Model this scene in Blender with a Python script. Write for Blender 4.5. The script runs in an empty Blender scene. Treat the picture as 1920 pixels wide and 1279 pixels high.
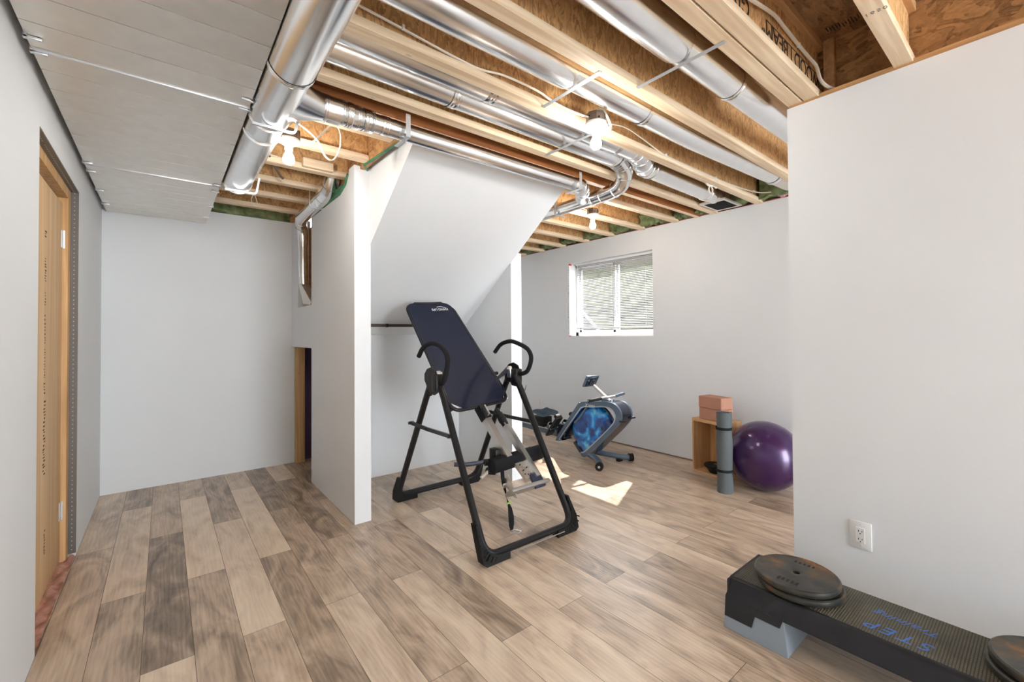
import bpy, bmesh, math, random
from mathutils import Vector, Matrix
random.seed(7)
C = bpy.context.scene
COL = C.collection
PI = math.pi

# ------------------------------------------------------------------ camera
cam_d = bpy.data.cameras.new('camera'); cam = bpy.data.objects.new('camera', cam_d); COL.objects.link(cam); C.camera = cam
yaw, pitch, roll = (math.radians(a) for a in (38.7288, .8662, -.3926))
_f = Vector((math.sin(yaw)*math.cos(pitch), math.cos(yaw)*math.cos(pitch), math.sin(pitch)))
_r0 = Vector((math.cos(yaw), -math.sin(yaw), 0)); _u0 = _r0.cross(_f)
_r = _r0*math.cos(roll) + _u0*math.sin(roll); _u = -_r0*math.sin(roll) + _u0*math.cos(roll)
cam.matrix_world = Matrix(((_r.x, _u.x, -_f.x, 0), (_r.y, _u.y, -_f.y, 0), (_r.z, _u.z, -_f.z, 1.30), (0, 0, 0, 1)))
cam_d.sensor_width = 36; cam_d.lens = 813.55/1920*36; cam_d.shift_y = -24.95/1920; cam_d.clip_start = .02

# ------------------------------------------------------------------ world, sun, exposure
w = bpy.data.worlds.new('sky'); C.world = w; w.use_nodes = True
wb = w.node_tree.nodes['Background']; wb.inputs[0].default_value = (.90, .955, 1.0, 1); wb.inputs[1].default_value = 13
_nt = w.node_tree; _tc = _nt.nodes.new('ShaderNodeTexCoord'); _sx = _nt.nodes.new('ShaderNodeSeparateXYZ'); _mr = _nt.nodes.new('ShaderNodeMapRange')
_mr.interpolation_type = 'SMOOTHSTEP'; _nt.links.new(_tc.outputs['Generated'], _sx.inputs[0]); _nt.links.new(_sx.outputs[1], _mr.inputs[0])   # open bright sky on one side, duller on the window side
for _i, _v in ((1, -.50), (2, -.75), (3, 5.2), (4, 12.0)): _mr.inputs[_i].default_value = _v
_nt.links.new(_mr.outputs[0], wb.inputs[1])
C.view_settings.view_transform = 'Standard'; C.view_settings.look = 'None'; C.view_settings.gamma = 1
C.view_settings.use_curve_mapping = False; C.view_settings.exposure = .62
sun_d = bpy.data.lights.new('sun', 'SUN'); sun_d.energy = 14; sun_d.angle = math.radians(.6); sun_d.color = (1, .95, .88)
sun = bpy.data.objects.new('sun', sun_d); COL.objects.link(sun); sun.location = (8, 6, 6)
sun.rotation_euler = Vector((-.98, -.44, -1.25)).to_track_quat('-Z', 'Y').to_euler()
BULB_STRENGTH = 210

# ------------------------------------------------------------------ materials
def nm(name):
    m = bpy.data.materials.new(name); m.use_nodes = True; nt = m.node_tree
    return m, nt, nt.nodes['Principled BSDF'], nt.nodes, nt.links
def mat(name, c, rough=.5, metal=0, noise=0, nscale=8, bump=0, bscale=200, spec=None, coat=0, trans=0, alpha=1):
    m, nt, b, N, L = nm(name)
    b.inputs['Base Color'].default_value = (*c, 1); b.inputs['Roughness'].default_value = rough; b.inputs['Metallic'].default_value = metal
    if spec is not None: b.inputs['Specular IOR Level'].default_value = spec
    if coat: b.inputs['Coat Weight'].default_value = coat
    if trans: b.inputs['Transmission Weight'].default_value = trans
    if noise or bump: tc = N.new('ShaderNodeTexCoord')
    if noise:
        n = N.new('ShaderNodeTexNoise'); n.inputs['Scale'].default_value = nscale; n.inputs['Detail'].default_value = 5; L.new(tc.outputs['Object'], n.inputs['Vector'])
        r = N.new('ShaderNodeValToRGB'); L.new(n.outputs[0], r.inputs[0])
        r.color_ramp.elements[0].position = .3; r.color_ramp.elements[1].position = .7
        r.color_ramp.elements[0].color = (*[x*(1-noise) for x in c], 1); r.color_ramp.elements[1].color = (*[min(1, x*(1+noise)) for x in c], 1)
        L.new(r.outputs[0], b.inputs['Base Color'])
    if bump:
        n = N.new('ShaderNodeTexNoise'); n.inputs['Scale'].default_value = bscale; L.new(tc.outputs['Object'], n.inputs['Vector'])
        bp = N.new('ShaderNodeBump'); bp.inputs['Strength'].default_value = bump; bp.inputs['Distance'].default_value = .002; L.new(n.outputs[0], bp.inputs['Height']); L.new(bp.outputs[0], b.inputs['Normal'])
    return m
def ramp(N, stops):
    r = N.new('ShaderNodeValToRGB'); e = r.color_ramp.elements
    while len(e) < len(stops): e.new(.5)
    for i, (p, c) in enumerate(stops): e[i].position = p; e[i].color = (*c, 1)
    return r
def wood(name, light, dark, axis='X', rough=.6, scale=1.0, knots=.5):
    # streaky lumber: grain runs along the given axis
    m, nt, b, N, L = nm(name); b.inputs['Roughness'].default_value = rough
    tc = N.new('ShaderNodeTexCoord'); mp = N.new('ShaderNodeMapping'); s = [34*scale]*3; s['XYZ'.index(axis)] = 1.6*scale
    mp.inputs['Scale'].default_value = s; L.new(tc.outputs['Object'], mp.inputs[0])
    n = N.new('ShaderNodeTexNoise'); n.inputs['Scale'].default_value = 1; n.inputs['Detail'].default_value = 6; n.inputs['Distortion'].default_value = .6; L.new(mp.outputs[0], n.inputs['Vector'])
    r = ramp(N, [(.28, dark), (.5, [(a+b_)/2 for a, b_ in zip(light, dark)]), (.66, light)]); L.new(n.outputs[0], r.inputs[0])
    mp2 = N.new('ShaderNodeMapping'); s = [9]*3; s['XYZ'.index(axis)] = 3.2; mp2.inputs['Scale'].default_value = s; L.new(tc.outputs['Object'], mp2.inputs[0])
    v = N.new('ShaderNodeTexVoronoi'); v.inputs['Scale'].default_value = 1.6; L.new(mp2.outputs[0], v.inputs['Vector'])
    kr = ramp(N, [(.03, (.35, .35, .35)), (.10, (1, 1, 1))]); L.new(v.outputs['Distance'], kr.inputs[0])
    mx = N.new('ShaderNodeMix'); mx.data_type = 'RGBA'; mx.blend_type = 'MULTIPLY'; mx.inputs[0].default_value = knots
    L.new(r.outputs[0], mx.inputs[6]); L.new(kr.outputs[0], mx.inputs[7]); L.new(mx.outputs[2], b.inputs['Base Color'])
    return m
def osb(name, light, dark, stretch=(1, 1, 1), scale=38):
    m, nt, b, N, L = nm(name); b.inputs['Roughness'].default_value = .7
    tc = N.new('ShaderNodeTexCoord'); mp = N.new('ShaderNodeMapping'); mp.inputs['Scale'].default_value = stretch; L.new(tc.outputs['Object'], mp.inputs[0])
    dn = N.new('ShaderNodeTexNoise'); dn.inputs['Scale'].default_value = 9; L.new(mp.outputs[0], dn.inputs['Vector'])
    ad = N.new('ShaderNodeMix'); ad.data_type = 'RGBA'; ad.blend_type = 'LINEAR_LIGHT'; ad.inputs[0].default_value = .16; L.new(mp.outputs[0], ad.inputs[6]); L.new(dn.outputs['Color'], ad.inputs[7])
    v = N.new('ShaderNodeTexVoronoi'); v.inputs['Scale'].default_value = scale; v.distance = 'MANHATTAN'; L.new(ad.outputs[2], v.inputs['Vector'])
    sep = N.new('ShaderNodeSeparateColor'); L.new(v.outputs['Color'], sep.inputs[0])
    n = N.new('ShaderNodeTexNoise'); n.inputs['Scale'].default_value = scale*2.2; n.inputs['Detail'].default_value = 6; n.inputs['Distortion'].default_value = 1.5; L.new(mp.outputs[0], n.inputs['Vector'])
    mm = N.new('ShaderNodeMath'); mm.operation = 'MULTIPLY_ADD'; mm.inputs[1].default_value = .45; L.new(sep.outputs[0], mm.inputs[0])
    m3 = N.new('ShaderNodeMath'); m3.operation = 'MULTIPLY'; m3.inputs[1].default_value = .6; L.new(n.outputs[0], m3.inputs[0]); L.new(m3.outputs[0], mm.inputs[2])
    mid = [(a+c)/2 for a, c in zip(light, dark)]
    r = ramp(N, [(.2, dark), (.42, mid), (.75, light)]); L.new(mm.outputs[0], r.inputs[0]); L.new(r.outputs[0], b.inputs['Base Color'])
    return m
def galv(name, c=(.90, .91, .92), rough=.22):
    m, nt, b, N, L = nm(name); b.inputs['Metallic'].default_value = 1; b.inputs['Roughness'].default_value = rough
    tc = N.new('ShaderNodeTexCoord'); v = N.new('ShaderNodeTexNoise'); v.inputs['Scale'].default_value = 14; v.inputs['Detail'].default_value = 3; L.new(tc.outputs['Object'], v.inputs['Vector'])
    r = ramp(N, [(.3, [x*.94 for x in c]), (.7, c)]); L.new(v.outputs[0], r.inputs[0]); L.new(r.outputs[0], b.inputs['Base Color'])
    return m

PAINT = mat('wall_paint', (.795, .815, .835), .62, noise=.012, nscale=2.5, bump=.08, bscale=260)
PAINT_EDGE = mat('raw_drywall_edge', (.66, .64, .61), .8, noise=.1, nscale=30)
def floor_mat():
    m, nt, b, N, L = nm('laminate_planks'); b.inputs['Roughness'].default_value = .33; b.inputs['Specular IOR Level'].default_value = .7
    at = N.new('ShaderNodeAttribute'); at.attribute_name = 'tone'; at.attribute_type = 'GEOMETRY'
    sep = N.new('ShaderNodeSeparateColor'); L.new(at.outputs['Color'], sep.inputs[0])
    tc = N.new('ShaderNodeTexCoord')
    cmb = N.new('ShaderNodeCombineXYZ'); 
    k1 = N.new('ShaderNodeMath'); k1.operation = 'MULTIPLY'; k1.inputs[1].default_value = 37.; L.new(sep.outputs[1], k1.inputs[0])
    L.new(k1.outputs[0], cmb.inputs[0]); L.new(k1.outputs[0], cmb.inputs[1]); L.new(k1.outputs[0], cmb.inputs[2])
    va = N.new('ShaderNodeVectorMath'); va.operation = 'ADD'; L.new(tc.outputs['Object'], va.inputs[0]); L.new(cmb.outputs[0], va.inputs[1])
    # fine grain
    mp = N.new('ShaderNodeMapping'); mp.inputs['Scale'].default_value = (70, 3.6, 1); L.new(va.outputs[0], mp.inputs[0])
    n = N.new('ShaderNodeTexNoise'); n.inputs['Scale'].default_value = 1; n.inputs['Detail'].default_value = 7; n.inputs['Distortion'].default_value = 1.1; L.new(mp.outputs[0], n.inputs['Vector'])
    # broad dark figure
    mp2 = N.new('ShaderNodeMapping'); mp2.inputs['Scale'].default_value = (7, 2.3, 1); L.new(va.outputs[0], mp2.inputs[0])
    n2 = N.new('ShaderNodeTexNoise'); n2.inputs['Scale'].default_value = 1; n2.inputs['Detail'].default_value = 4; n2.inputs['Distortion'].default_value = 1.8; L.new(mp2.outputs[0], n2.inputs['Vector'])
    # wavy cathedral grain
    mp3 = N.new('ShaderNodeMapping'); mp3.inputs['Scale'].default_value = (5, .8, 1); L.new(va.outputs[0], mp3.inputs[0])
    wv = N.new('ShaderNodeTexWave'); wv.inputs['Scale'].default_value = 3.2; wv.inputs['Distortion'].default_value = 9; wv.inputs['Detail'].default_value = 3; wv.inputs['Detail Scale'].default_value = 1.2; L.new(mp3.outputs[0], wv.inputs['Vector'])
    def madd(a, k, c):
        q = N.new('ShaderNodeMath'); q.operation = 'MULTIPLY_ADD'; q.inputs[1].default_value = k; L.new(a, q.inputs[0])
        if isinstance(c, float): q.inputs[2].default_value = c
        else: L.new(c, q.inputs[2])
        return q.outputs[0]
    t = madd(sep.outputs[0], .62, -.33)
    t = madd(n.outputs[0], .26, t); t = madd(n2.outputs[0], .74, t); t = madd(wv.outputs[0], .06, t)
    r = ramp(N, [(.10, (.115, .080, .053)), (.30, (.30, .218, .152)), (.48, (.55, .415, .300)), (.66, (.73, .575, .430)), (.86, (.86, .71, .54))]); L.new(t, r.inputs[0])
    L.new(r.outputs[0], b.inputs['Base Color'])
    bp = N.new('ShaderNodeBump'); bp.inputs['Strength'].default_value = .12; bp.inputs['Distance'].default_value = .001; L.new(n.outputs[0], bp.inputs['Height']); L.new(bp.outputs[0], b.inputs['Normal'])
    return m
FLOOR = floor_mat()
SEAM = mat('plank_joint', (.10, .075, .055), .8)
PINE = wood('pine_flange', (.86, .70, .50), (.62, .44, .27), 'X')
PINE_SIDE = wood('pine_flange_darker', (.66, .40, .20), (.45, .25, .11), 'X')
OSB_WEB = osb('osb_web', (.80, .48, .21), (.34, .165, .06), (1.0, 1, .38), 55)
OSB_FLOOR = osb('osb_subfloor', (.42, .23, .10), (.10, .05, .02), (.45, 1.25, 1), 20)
OSB_RIM = osb('osb_rim', (.52, .28, .11), (.16, .07, .025), (1, .5, 1), 26)
LVL = wood('lvl_header_face', (.42, .16, .05), (.20, .065, .018), 'X', .5)
PINE_Z = wood('pine_upright', (.72, .46, .22), (.50, .29, .12), 'Z')
PINE_Y = wood('pine_along_wall', (.62, .36, .16), (.42, .22, .09), 'Y')
PLY = wood('plywood_door_face', (.80, .56, .31), (.66, .42, .20), 'Z', .55, .6, .25)
CRATE = wood('crate_pine', (.72, .44, .22), (.55, .30, .13), 'Z')
CRATE_X = wood('crate_pine_flat', (.74, .47, .25), (.58, .33, .15), 'Y')
GALV = galv('galvanised_steel'); GALV_DULL = galv('galvanised_sheet_dull', (.80, .77, .72), .45)
GALV_SHINY = galv('foil_tape', (.9, .9, .9), .15)
ZINC = mat('zinc_strap', (.72, .74, .76), .38, .9)
ALU = mat('brushed_aluminium', (.78, .77, .75), .28, 1, bump=.1, bscale=120)
BLACK_METAL = mat('black_painted_tube', (.010, .010, .012), .30, spec=.35)
BLACK_RUB = mat('black_rubber', (.012, .012, .013), .6, spec=.25, bump=.2, bscale=300)
BLACK_FOAM = mat('black_foam', (.014, .014, .016), .85, spec=.2, bump=.4, bscale=500)
BLACK_PL = mat('black_plastic', (.014, .013, .013), .42, spec=.3)
NAVY = mat('navy_nylon', (.022, .028, .065), .42, noise=.08, nscale=4, bump=.25, bscale=900)
WHITE_PL = mat('white_plastic', (.80, .80, .79), .35)
WHITE_VINYL = mat('white_vinyl', (.86, .86, .86), .4)
CERAMIC = mat('white_porcelain', (.85, .84, .80), .25)
DARKBOX = mat('brown_steel_box', (.17, .13, .10), .5, .6)
CABLE = mat('white_cable_sheath', (.80, .74, .64), .45)
DARKCABLE = mat('dark_cable_sheath', (.12, .09, .07), .5)
GREENF = mat('green_insulation', (.20, .25, .115), .95, noise=.5, nscale=14, bump=1, bscale=60)
GREENP = mat('green_sealant', (.05, .17, .085), .6, noise=.25, nscale=20)
PINKF = mat('pink_insulation', (.62, .33, .36), .95, noise=.4, nscale=60)
REDTAPE = mat('red_sheathing_tape', (.34, .05, .05), .5)
BEAD = mat('grey_corner_bead', (.17, .155, .145), .5, .5)
HOLE = mat('dark_hole', (.01, .01, .01), .9)
PURPLE_PAINT = mat('plum_paint', (.10, .055, .12), .6, noise=.1, nscale=3)
RED_PAINT = mat('dark_red_paint', (.30, .02, .04), .6)
ROW_BLUE = mat('slate_blue_frame', (.115, .165, .235), .3, .35, coat=.3)
ROW_EDGE = mat('silver_blue_edge', (.50, .58, .68), .3, .5)
ROW_DARK = mat('dark_navy_shell', (.018, .028, .05), .18, .2, coat=.6)
SEATM = mat('slate_blue_seat', (.10, .155, .22), .5)
INK = mat('black_ink', (.03, .022, .018), .8)
INK_WHITE = mat('white_print', (.85, .85, .87), .5)
INK_BLUE = mat('blue_print', (.06, .17, .55), .6)
INK_GREY = mat('grey_ink', (.22, .19, .16), .8)
MATG = mat('grey_blue_foam_mat', (.235, .27, .29), .75, noise=.06, nscale=90, bump=.5, bscale=400)
BAND = mat('black_elastic_band', (.012, .02, .022), .7)
BLOCK = mat('terracotta_foam_block', (.50, .25, .17), .75, noise=.05, nscale=60, bump=.2, bscale=300)
STEP_GREY = mat('blue_grey_riser_plastic', (.30, .36, .42), .5, bump=.1, bscale=500)
STEP_BLACK = mat('black_step_plastic', (.014, .014, .018), .36, noise=.2, nscale=10, spec=.4)
LIMEG = mat('lime_stitching', (.35, .8, .1), .5)
def iron():
    m, nt, b, N, L = nm('rusty_cast_iron'); b.inputs['Metallic'].default_value = .45; b.inputs['Roughness'].default_value = .42
    tc = N.new('ShaderNodeTexCoord'); n = N.new('ShaderNodeTexNoise'); n.inputs['Scale'].default_value = 11; n.inputs['Detail'].default_value = 8; L.new(tc.outputs['Object'], n.inputs['Vector'])
    r = ramp(N, [(.38, (.040, .042, .040)), (.54, (.075, .070, .058)), (.63, (.13, .085, .05)), (.73, (.28, .13, .045))]); L.new(n.outputs[0], r.inputs[0]); L.new(r.outputs[0], b.inputs['Base Color'])
    n2 = N.new('ShaderNodeTexNoise'); n2.inputs['Scale'].default_value = 180; L.new(tc.outputs['Object'], n2.inputs['Vector'])
    bp = N.new('ShaderNodeBump'); bp.inputs['Strength'].default_value = .35; bp.inputs['Distance'].default_value = .002; L.new(n2.outputs[0], bp.inputs['Height']); L.new(bp.outputs[0], b.inputs['Normal'])
    return m
IRON = iron()
def treadmat():
    m, nt, b, N, L = nm('dusty_step_tread'); b.inputs['Roughness'].default_value = .6
    tc = N.new('ShaderNodeTexCoord')
    n = N.new('ShaderNodeTexNoise'); n.inputs['Scale'].default_value = 9; n.inputs['Detail'].default_value = 6; L.new(tc.outputs['Object'], n.inputs['Vector'])
    mp = N.new('ShaderNodeMapping'); mp.inputs['Scale'].default_value = (95, 60, 1); L.new(tc.outputs['Object'], mp.inputs[0])
    wv = N.new('ShaderNodeTexBrick'); wv.inputs['Scale'].default_value = 1; wv.inputs['Mortar Size'].default_value = .16; wv.inputs['Mortar Smooth'].default_value = 1; wv.inputs['Row Height'].default_value = .5; wv.inputs['Brick Width'].default_value = 1; L.new(mp.outputs[0], wv.inputs['Vector'])
    r = ramp(N, [(.3, (.085, .078, .056)), (.7, (.17, .152, .10))]); L.new(n.outputs[0], r.inputs[0])
    mx = N.new('ShaderNodeMix'); mx.data_type = 'RGBA'; mx.blend_type = 'MULTIPLY'; mx.inputs[7].default_value = (.28, .27, .26, 1); L.new(wv.outputs['Fac'], mx.inputs[0]); L.new(r.outputs[0], mx.inputs[6]); L.new(mx.outputs[2], b.inputs['Base Color'])
    bp = N.new('ShaderNodeBump'); bp.invert = True; bp.inputs['Strength'].default_value = .8; bp.inputs['Distance'].default_value = .002; L.new(wv.outputs['Fac'], bp.inputs['Height']); L.new(bp.outputs[0], b.inputs['Normal'])
    return m
TREAD = treadmat()
def ballmat():
    m, nt, b, N, L = nm('purple_vinyl'); b.inputs['Base Color'].default_value = (.050, .015, .085, 1); b.inputs['Roughness'].default_value = .2; b.inputs['Metallic'].default_value = .25
    b.inputs['Coat Weight'].default_value = .3; b.inputs['Coat Roughness'].default_value = .12
    tc = N.new('ShaderNodeTexCoord'); wv = N.new('ShaderNodeTexWave'); wv.bands_direction = 'Z'; wv.inputs['Scale'].default_value = 28; L.new(tc.outputs['Object'], wv.inputs['Vector'])
    bp = N.new('ShaderNodeBump'); bp.inputs['Strength'].default_value = .09; bp.inputs['Distance'].default_value = .002; L.new(wv.outputs[0], bp.inputs['Height']); L.new(bp.outputs[0], b.inputs['Normal'])
    return m
BALL = ballmat()
def tankmat():
    m, nt, b, N, L = nm('blue_water_tank'); b.inputs['Roughness'].default_value = .06; b.inputs['Coat Weight'].default_value = 1; b.inputs['Coat Roughness'].default_value = .03
    tc = N.new('ShaderNodeTexCoord'); n = N.new('ShaderNodeTexNoise'); n.inputs['Scale'].default_value = 6; n.inputs['Detail'].default_value = 2; n.inputs['Distortion'].default_value = 1.2; L.new(tc.outputs['Object'], n.inputs['Vector'])
    r = ramp(N, [(.34, (.001, .012, .07)), (.47, (.001, .08, .40)), (.57, (.004, .26, .80)), (.68, (.12, .68, 1.0))]); L.new(n.outputs[0], r.inputs[0]); L.new(r.outputs[0], b.inputs['Base Color'])
    bp = N.new('ShaderNodeBump'); bp.inputs['Strength'].default_value = .35; bp.inputs['Distance'].default_value = .01; L.new(n.outputs[0], bp.inputs['Height']); L.new(bp.outputs[0], b.inputs['Normal'])
    return m
TANK = tankmat()
TANK_RIM = mat('pale_blue_translucent_rim', (.20, .40, .70), .12, coat=.8)
m_, nt_, b_, N_, L_ = nm('lit_bulb_glass'); b_.inputs['Emission Color'].default_value = (1, .95, .88, 1); b_.inputs['Emission Strength'].default_value = BULB_STRENGTH; BULB = m_
m_, nt_, b_, N_, L_ = nm('window_glass')
gl = N_.new('ShaderNodeBsdfTransparent'); gg = N_.new('ShaderNodeBsdfGlossy'); gg.inputs['Roughness'].default_value = .02; mxs = N_.new('ShaderNodeMixShader'); mxs.inputs[0].default_value = .06
L_.new(gl.outputs[0], mxs.inputs[1]); L_.new(gg.outputs[0], mxs.inputs[2]); L_.new(mxs.outputs[0], N_['Material Output'].inputs['Surface']); GLASS = m_

# ------------------------------------------------------------------ mesh helpers
def BM(): return bmesh.new()
def box(bm, x0, x1, y0, y1, z0, z1, bev=0, seg=2, M=None):
    b = bmesh.new() if bev else bm
    vs = [b.verts.new((x, y, z)) for x in (x0, x1) for y in (y0, y1) for z in (z0, z1)]
    for q in ((0, 1, 3, 2), (4, 6, 7, 5), (0, 4, 5, 1), (2, 3, 7, 6), (0, 2, 6, 4), (1, 5, 7, 3)): b.faces.new([vs[i] for i in q])
    if bev:
        bmesh.ops.bevel(b, geom=b.edges[:], offset=bev, segments=seg, affect='EDGES', profile=.5)
        if M: bmesh.ops.transform(b, matrix=M, verts=b.verts)
        merge(bm, b)
    elif M: bmesh.ops.transform(bm, matrix=M, verts=vs)
def merge(dst, src, M=None):
    if M: bmesh.ops.transform(src, matrix=M, verts=src.verts)
    me = bpy.data.meshes.new('t'); src.to_mesh(me); src.free(); dst.from_mesh(me); bpy.data.meshes.remove(me)
def prism(bm, pts, a0, a1, axis='X', bev=0):
    # 2D polygon extruded along an axis. axis X: pts=(y,z); Y: (x,z); Z: (x,y)
    b = bmesh.new()
    def P(p, a): return {'X': (a, p[0], p[1]), 'Y': (p[0], a, p[1]), 'Z': (p[0], p[1], a)}[axis]
    v0 = [b.verts.new(P(p, a0)) for p in pts]; v1 = [b.verts.new(P(p, a1)) for p in pts]; n = len(pts)
    b.faces.new(v0); b.faces.new(v1[::-1])
    for i in range(n): b.faces.new((v0[i], v1[i], v1[(i+1) % n], v0[(i+1) % n]))
    bmesh.ops.recalc_face_normals(b, faces=b.faces)
    if bev: bmesh.ops.bevel(b, geom=b.edges[:], offset=bev, segments=2, affect='EDGES')
    merge(bm, b)
def fillet(pts, r, n=6):
    pts = [Vector(p) for p in pts]; out = [pts[0]]
    for i in range(1, len(pts)-1):
        a, p, c = pts[i-1], pts[i], pts[i+1]; d1 = (a-p); d2 = (c-p)
        k = min(r, d1.length*.49, d2.length*.49); s = p+d1.normalized()*k; e = p+d2.normalized()*k
        for j in range(n+1):
            t = j/n; out.append(s*(1-t)**2 + p*2*t*(1-t) + e*t*t)
    out.append(pts[-1]); return out
def spline(pts, n=6):
    P = [Vector(p) for p in pts]; P = [P[0]*2-P[1]] + P + [P[-1]*2-P[-2]]; out = []
    for i in range(1, len(P)-2):
        for j in range(n):
            t = j/n; a, b, c, d = P[i-1:i+3]
            out.append(.5*((2*b)+(c-a)*t+(2*a-5*b+4*c-d)*t*t+(3*b-a-3*c+d)*t**3))
    out.append(P[-2]); return out
def tube(bm, pts, r, seg=12, cap=True, sx=1, sy=1, up=None, square=False):
    # sweep of a round (or rectangular) section along a path; r may be a list
    pts = [Vector(p) for p in pts]; n = len(pts); rs = r if isinstance(r, (list, tuple)) else [r]*n
    T = []
    for i in range(n):
        d = (pts[min(i+1, n-1)]-pts[max(i-1, 0)]); T.append(d.normalized())
    u = Vector(up) if up else (Vector((0, 0, 1)) if abs(T[0].z) < .9 else Vector((1, 0, 0)))
    u = (u-T[0]*u.dot(T[0])).normalized(); rings = []
    prof = [(math.cos(2*PI*k/seg), math.sin(2*PI*k/seg)) for k in range(seg)]
    if square: prof = [(1, 1), (-1, 1), (-1, -1), (1, -1)]
    for i in range(n):
        if i:
            q = T[i-1].rotation_difference(T[i]); u = q @ u; u = (u-T[i]*u.dot(T[i])).normalized()
        v = T[i].cross(u)
        rings.append([bm.verts.new(pts[i]+u*a*rs[i]*sx+v*b*rs[i]*sy) for a, b in prof])
    m = len(prof)
    for i in range(n-1):
        for k in range(m): bm.faces.new((rings[i][k], rings[i][(k+1) % m], rings[i+1][(k+1) % m], rings[i+1][k]))
    if cap: bm.faces.new(rings[0][::-1]); bm.faces.new(rings[-1])
def lathe(bm, prof, c=(0, 0, 0), seg=32, M=None):
    # prof: (r,z) pairs, around Z through c
    b = bmesh.new(); rings = []
    for r, z in prof:
        rings.append([b.verts.new((r*math.cos(2*PI*k/seg), r*math.sin(2*PI*k/seg), z)) for k in range(seg)] if r > 1e-6 else [b.verts.new((0, 0, z))])
    for i in range(len(rings)-1):
        A, B = rings[i], rings[i+1]
        for k in range(seg):
            k2 = (k+1) % seg
            if len(A) == 1 and len(B) > 1: b.faces.new((A[0], B[k], B[k2]))
            elif len(B) == 1 and len(A) > 1: b.faces.new((A[k], A[k2], B[0]))
            elif len(A) > 1: b.faces.new((A[k], A[k2], B[k2], B[k]))
    bmesh.ops.recalc_face_normals(b, faces=b.faces)
    merge(bm, b, (M or Matrix()) if M else Matrix.Translation(c))
def world_base(o):
    v = Vector((0, 0, 0))
    while o: v += o.location; o = o.parent
    return v
def obj(name, bm, m, parent=None, smooth=True, angle=35):
    bmesh.ops.recalc_face_normals(bm, faces=bm.faces)
    if parent: bmesh.ops.translate(bm, vec=-world_base(parent), verts=bm.verts)
    me = bpy.data.meshes.new(name); bm.to_mesh(me); bm.free(); me.materials.append(m)
    if smooth:
        me.polygons.foreach_set('use_smooth', [True]*len(me.polygons)); me.set_sharp_from_angle(angle=math.radians(angle))
    o = bpy.data.objects.new(name, me); COL.objects.link(o)
    if parent: o.parent = parent
    return o
def struct(name, bm, m, parent=None):
    o = obj(name, bm, m, parent); 
    if not parent: o['kind'] = 'structure'
    return o
def tag(o, label, cat, group=None, kind=None):
    o['label'] = label; o['category'] = cat
    if group: o['group'] = group
    if kind: o['kind'] = kind
    return o
def thing(name, label, cat, loc=(0, 0, 0), group=None):
    o = bpy.data.objects.new(name, None); COL.objects.link(o); o.location = loc; o.empty_display_size = .05
    return tag(o, label, cat, group)
def text(name, s, m, parent, size, origin, xd, yd, ext=.0004, align='LEFT', shear=0, space=1, label=None):
    cu = bpy.data.curves.new(name, 'FONT'); cu.body = s; cu.size = size; cu.extrude = ext; cu.align_x = align; cu.shear = shear; cu.space_character = space; cu.materials.append(m)
    tmp = bpy.data.objects.new(name, cu); me = bpy.data.meshes.new_from_object(tmp); bpy.data.objects.remove(tmp)
    if not me.materials: me.materials.append(m)
    o = bpy.data.objects.new(name, me); COL.objects.link(o); o.parent = parent
    x = Vector(xd).normalized(); y = Vector(yd); y = (y-x*y.dot(x)).normalized(); z = x.cross(y)
    p = Vector(origin)-world_base(parent)
    o.matrix_local = Matrix(((x.x, y.x, z.x, p.x), (x.y, y.y, z.y, p.y), (x.z, y.z, z.z, p.z), (0, 0, 0, 1)))
    if label: o['label'] = label
    return o

# ------------------------------------------------------------------ room shell
H = 2.465            # underside of the joists and top of the drywall
SUB = 2.765          # underside of the subfloor
# floor: individual planks, half-bonded
bm = BM(); cl = bm.loops.layers.float_color.new('tone')
W = .1693; LEN = 1.437
tones = {(0, 3): .55, (0, 2): .5, (0, 1): .62, (1, 3): .25, (1, 2): .62, (1, 1): .30, (2, 3): .40, (2, 2): .12, (2, 1): .75, (3, 3): .42, (3, 2): .86, (3, 1): .36,
         (4, 3): .30, (4, 2): .74, (4, 1): .5, (5, 3): .62, (5, 2): .80, (5, 1): .30, (6, 3): .15, (6, 2): .40, (6, 1): .62, (7, 3): .78, (7, 2): .22, (7, 1): .45, (8, 3): .3, (8, 2): .4, (8, 1): .7,
         (9, 2): .55, (9, 1): .3, (10, 2): .6, (11, 2): .35, (10, 1): .7}
rnd = random.Random(3)
for r in range(-1, 29):
    x0 = -.405+r*W; x1 = x0+W
    x0c, x1c = max(x0, -.52), min(x1, 4.3)
    for k in range(-3, 4):
        y0 = (-.66 if r % 2 == 0 else .043)+k*LEN; y1 = y0+LEN
        if y0 > 5.4: continue
        y0, y1 = max(y0, -4.0), min(y1, 5.6)
        if y1 <= y0: continue
        kk = k if r % 2 == 0 else k
        t = tones.get((r, kk+(0 if r % 2 else 0)), rnd.choice((.3, .45, .55, .62, .7, .8, .5)))
        g = .0009
        vs = [bm.verts.new(p) for p in ((x0c+g, y0+g, 0), (x1c-g, y0+g, 0), (x1c-g, y1-g, 0), (x0c+g, y1-g, 0))]
        f = bm.faces.new(vs); s = rnd.random()
        for l in f.loops: l[cl] = (t, s, 0, 1)
fl = struct('floor', bm, FLOOR)
bm = BM(); box(bm, -.52, 4.3, -4.0, 5.6, -.06, -.0012); struct('floor_underlay', bm, SEAM)

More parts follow.
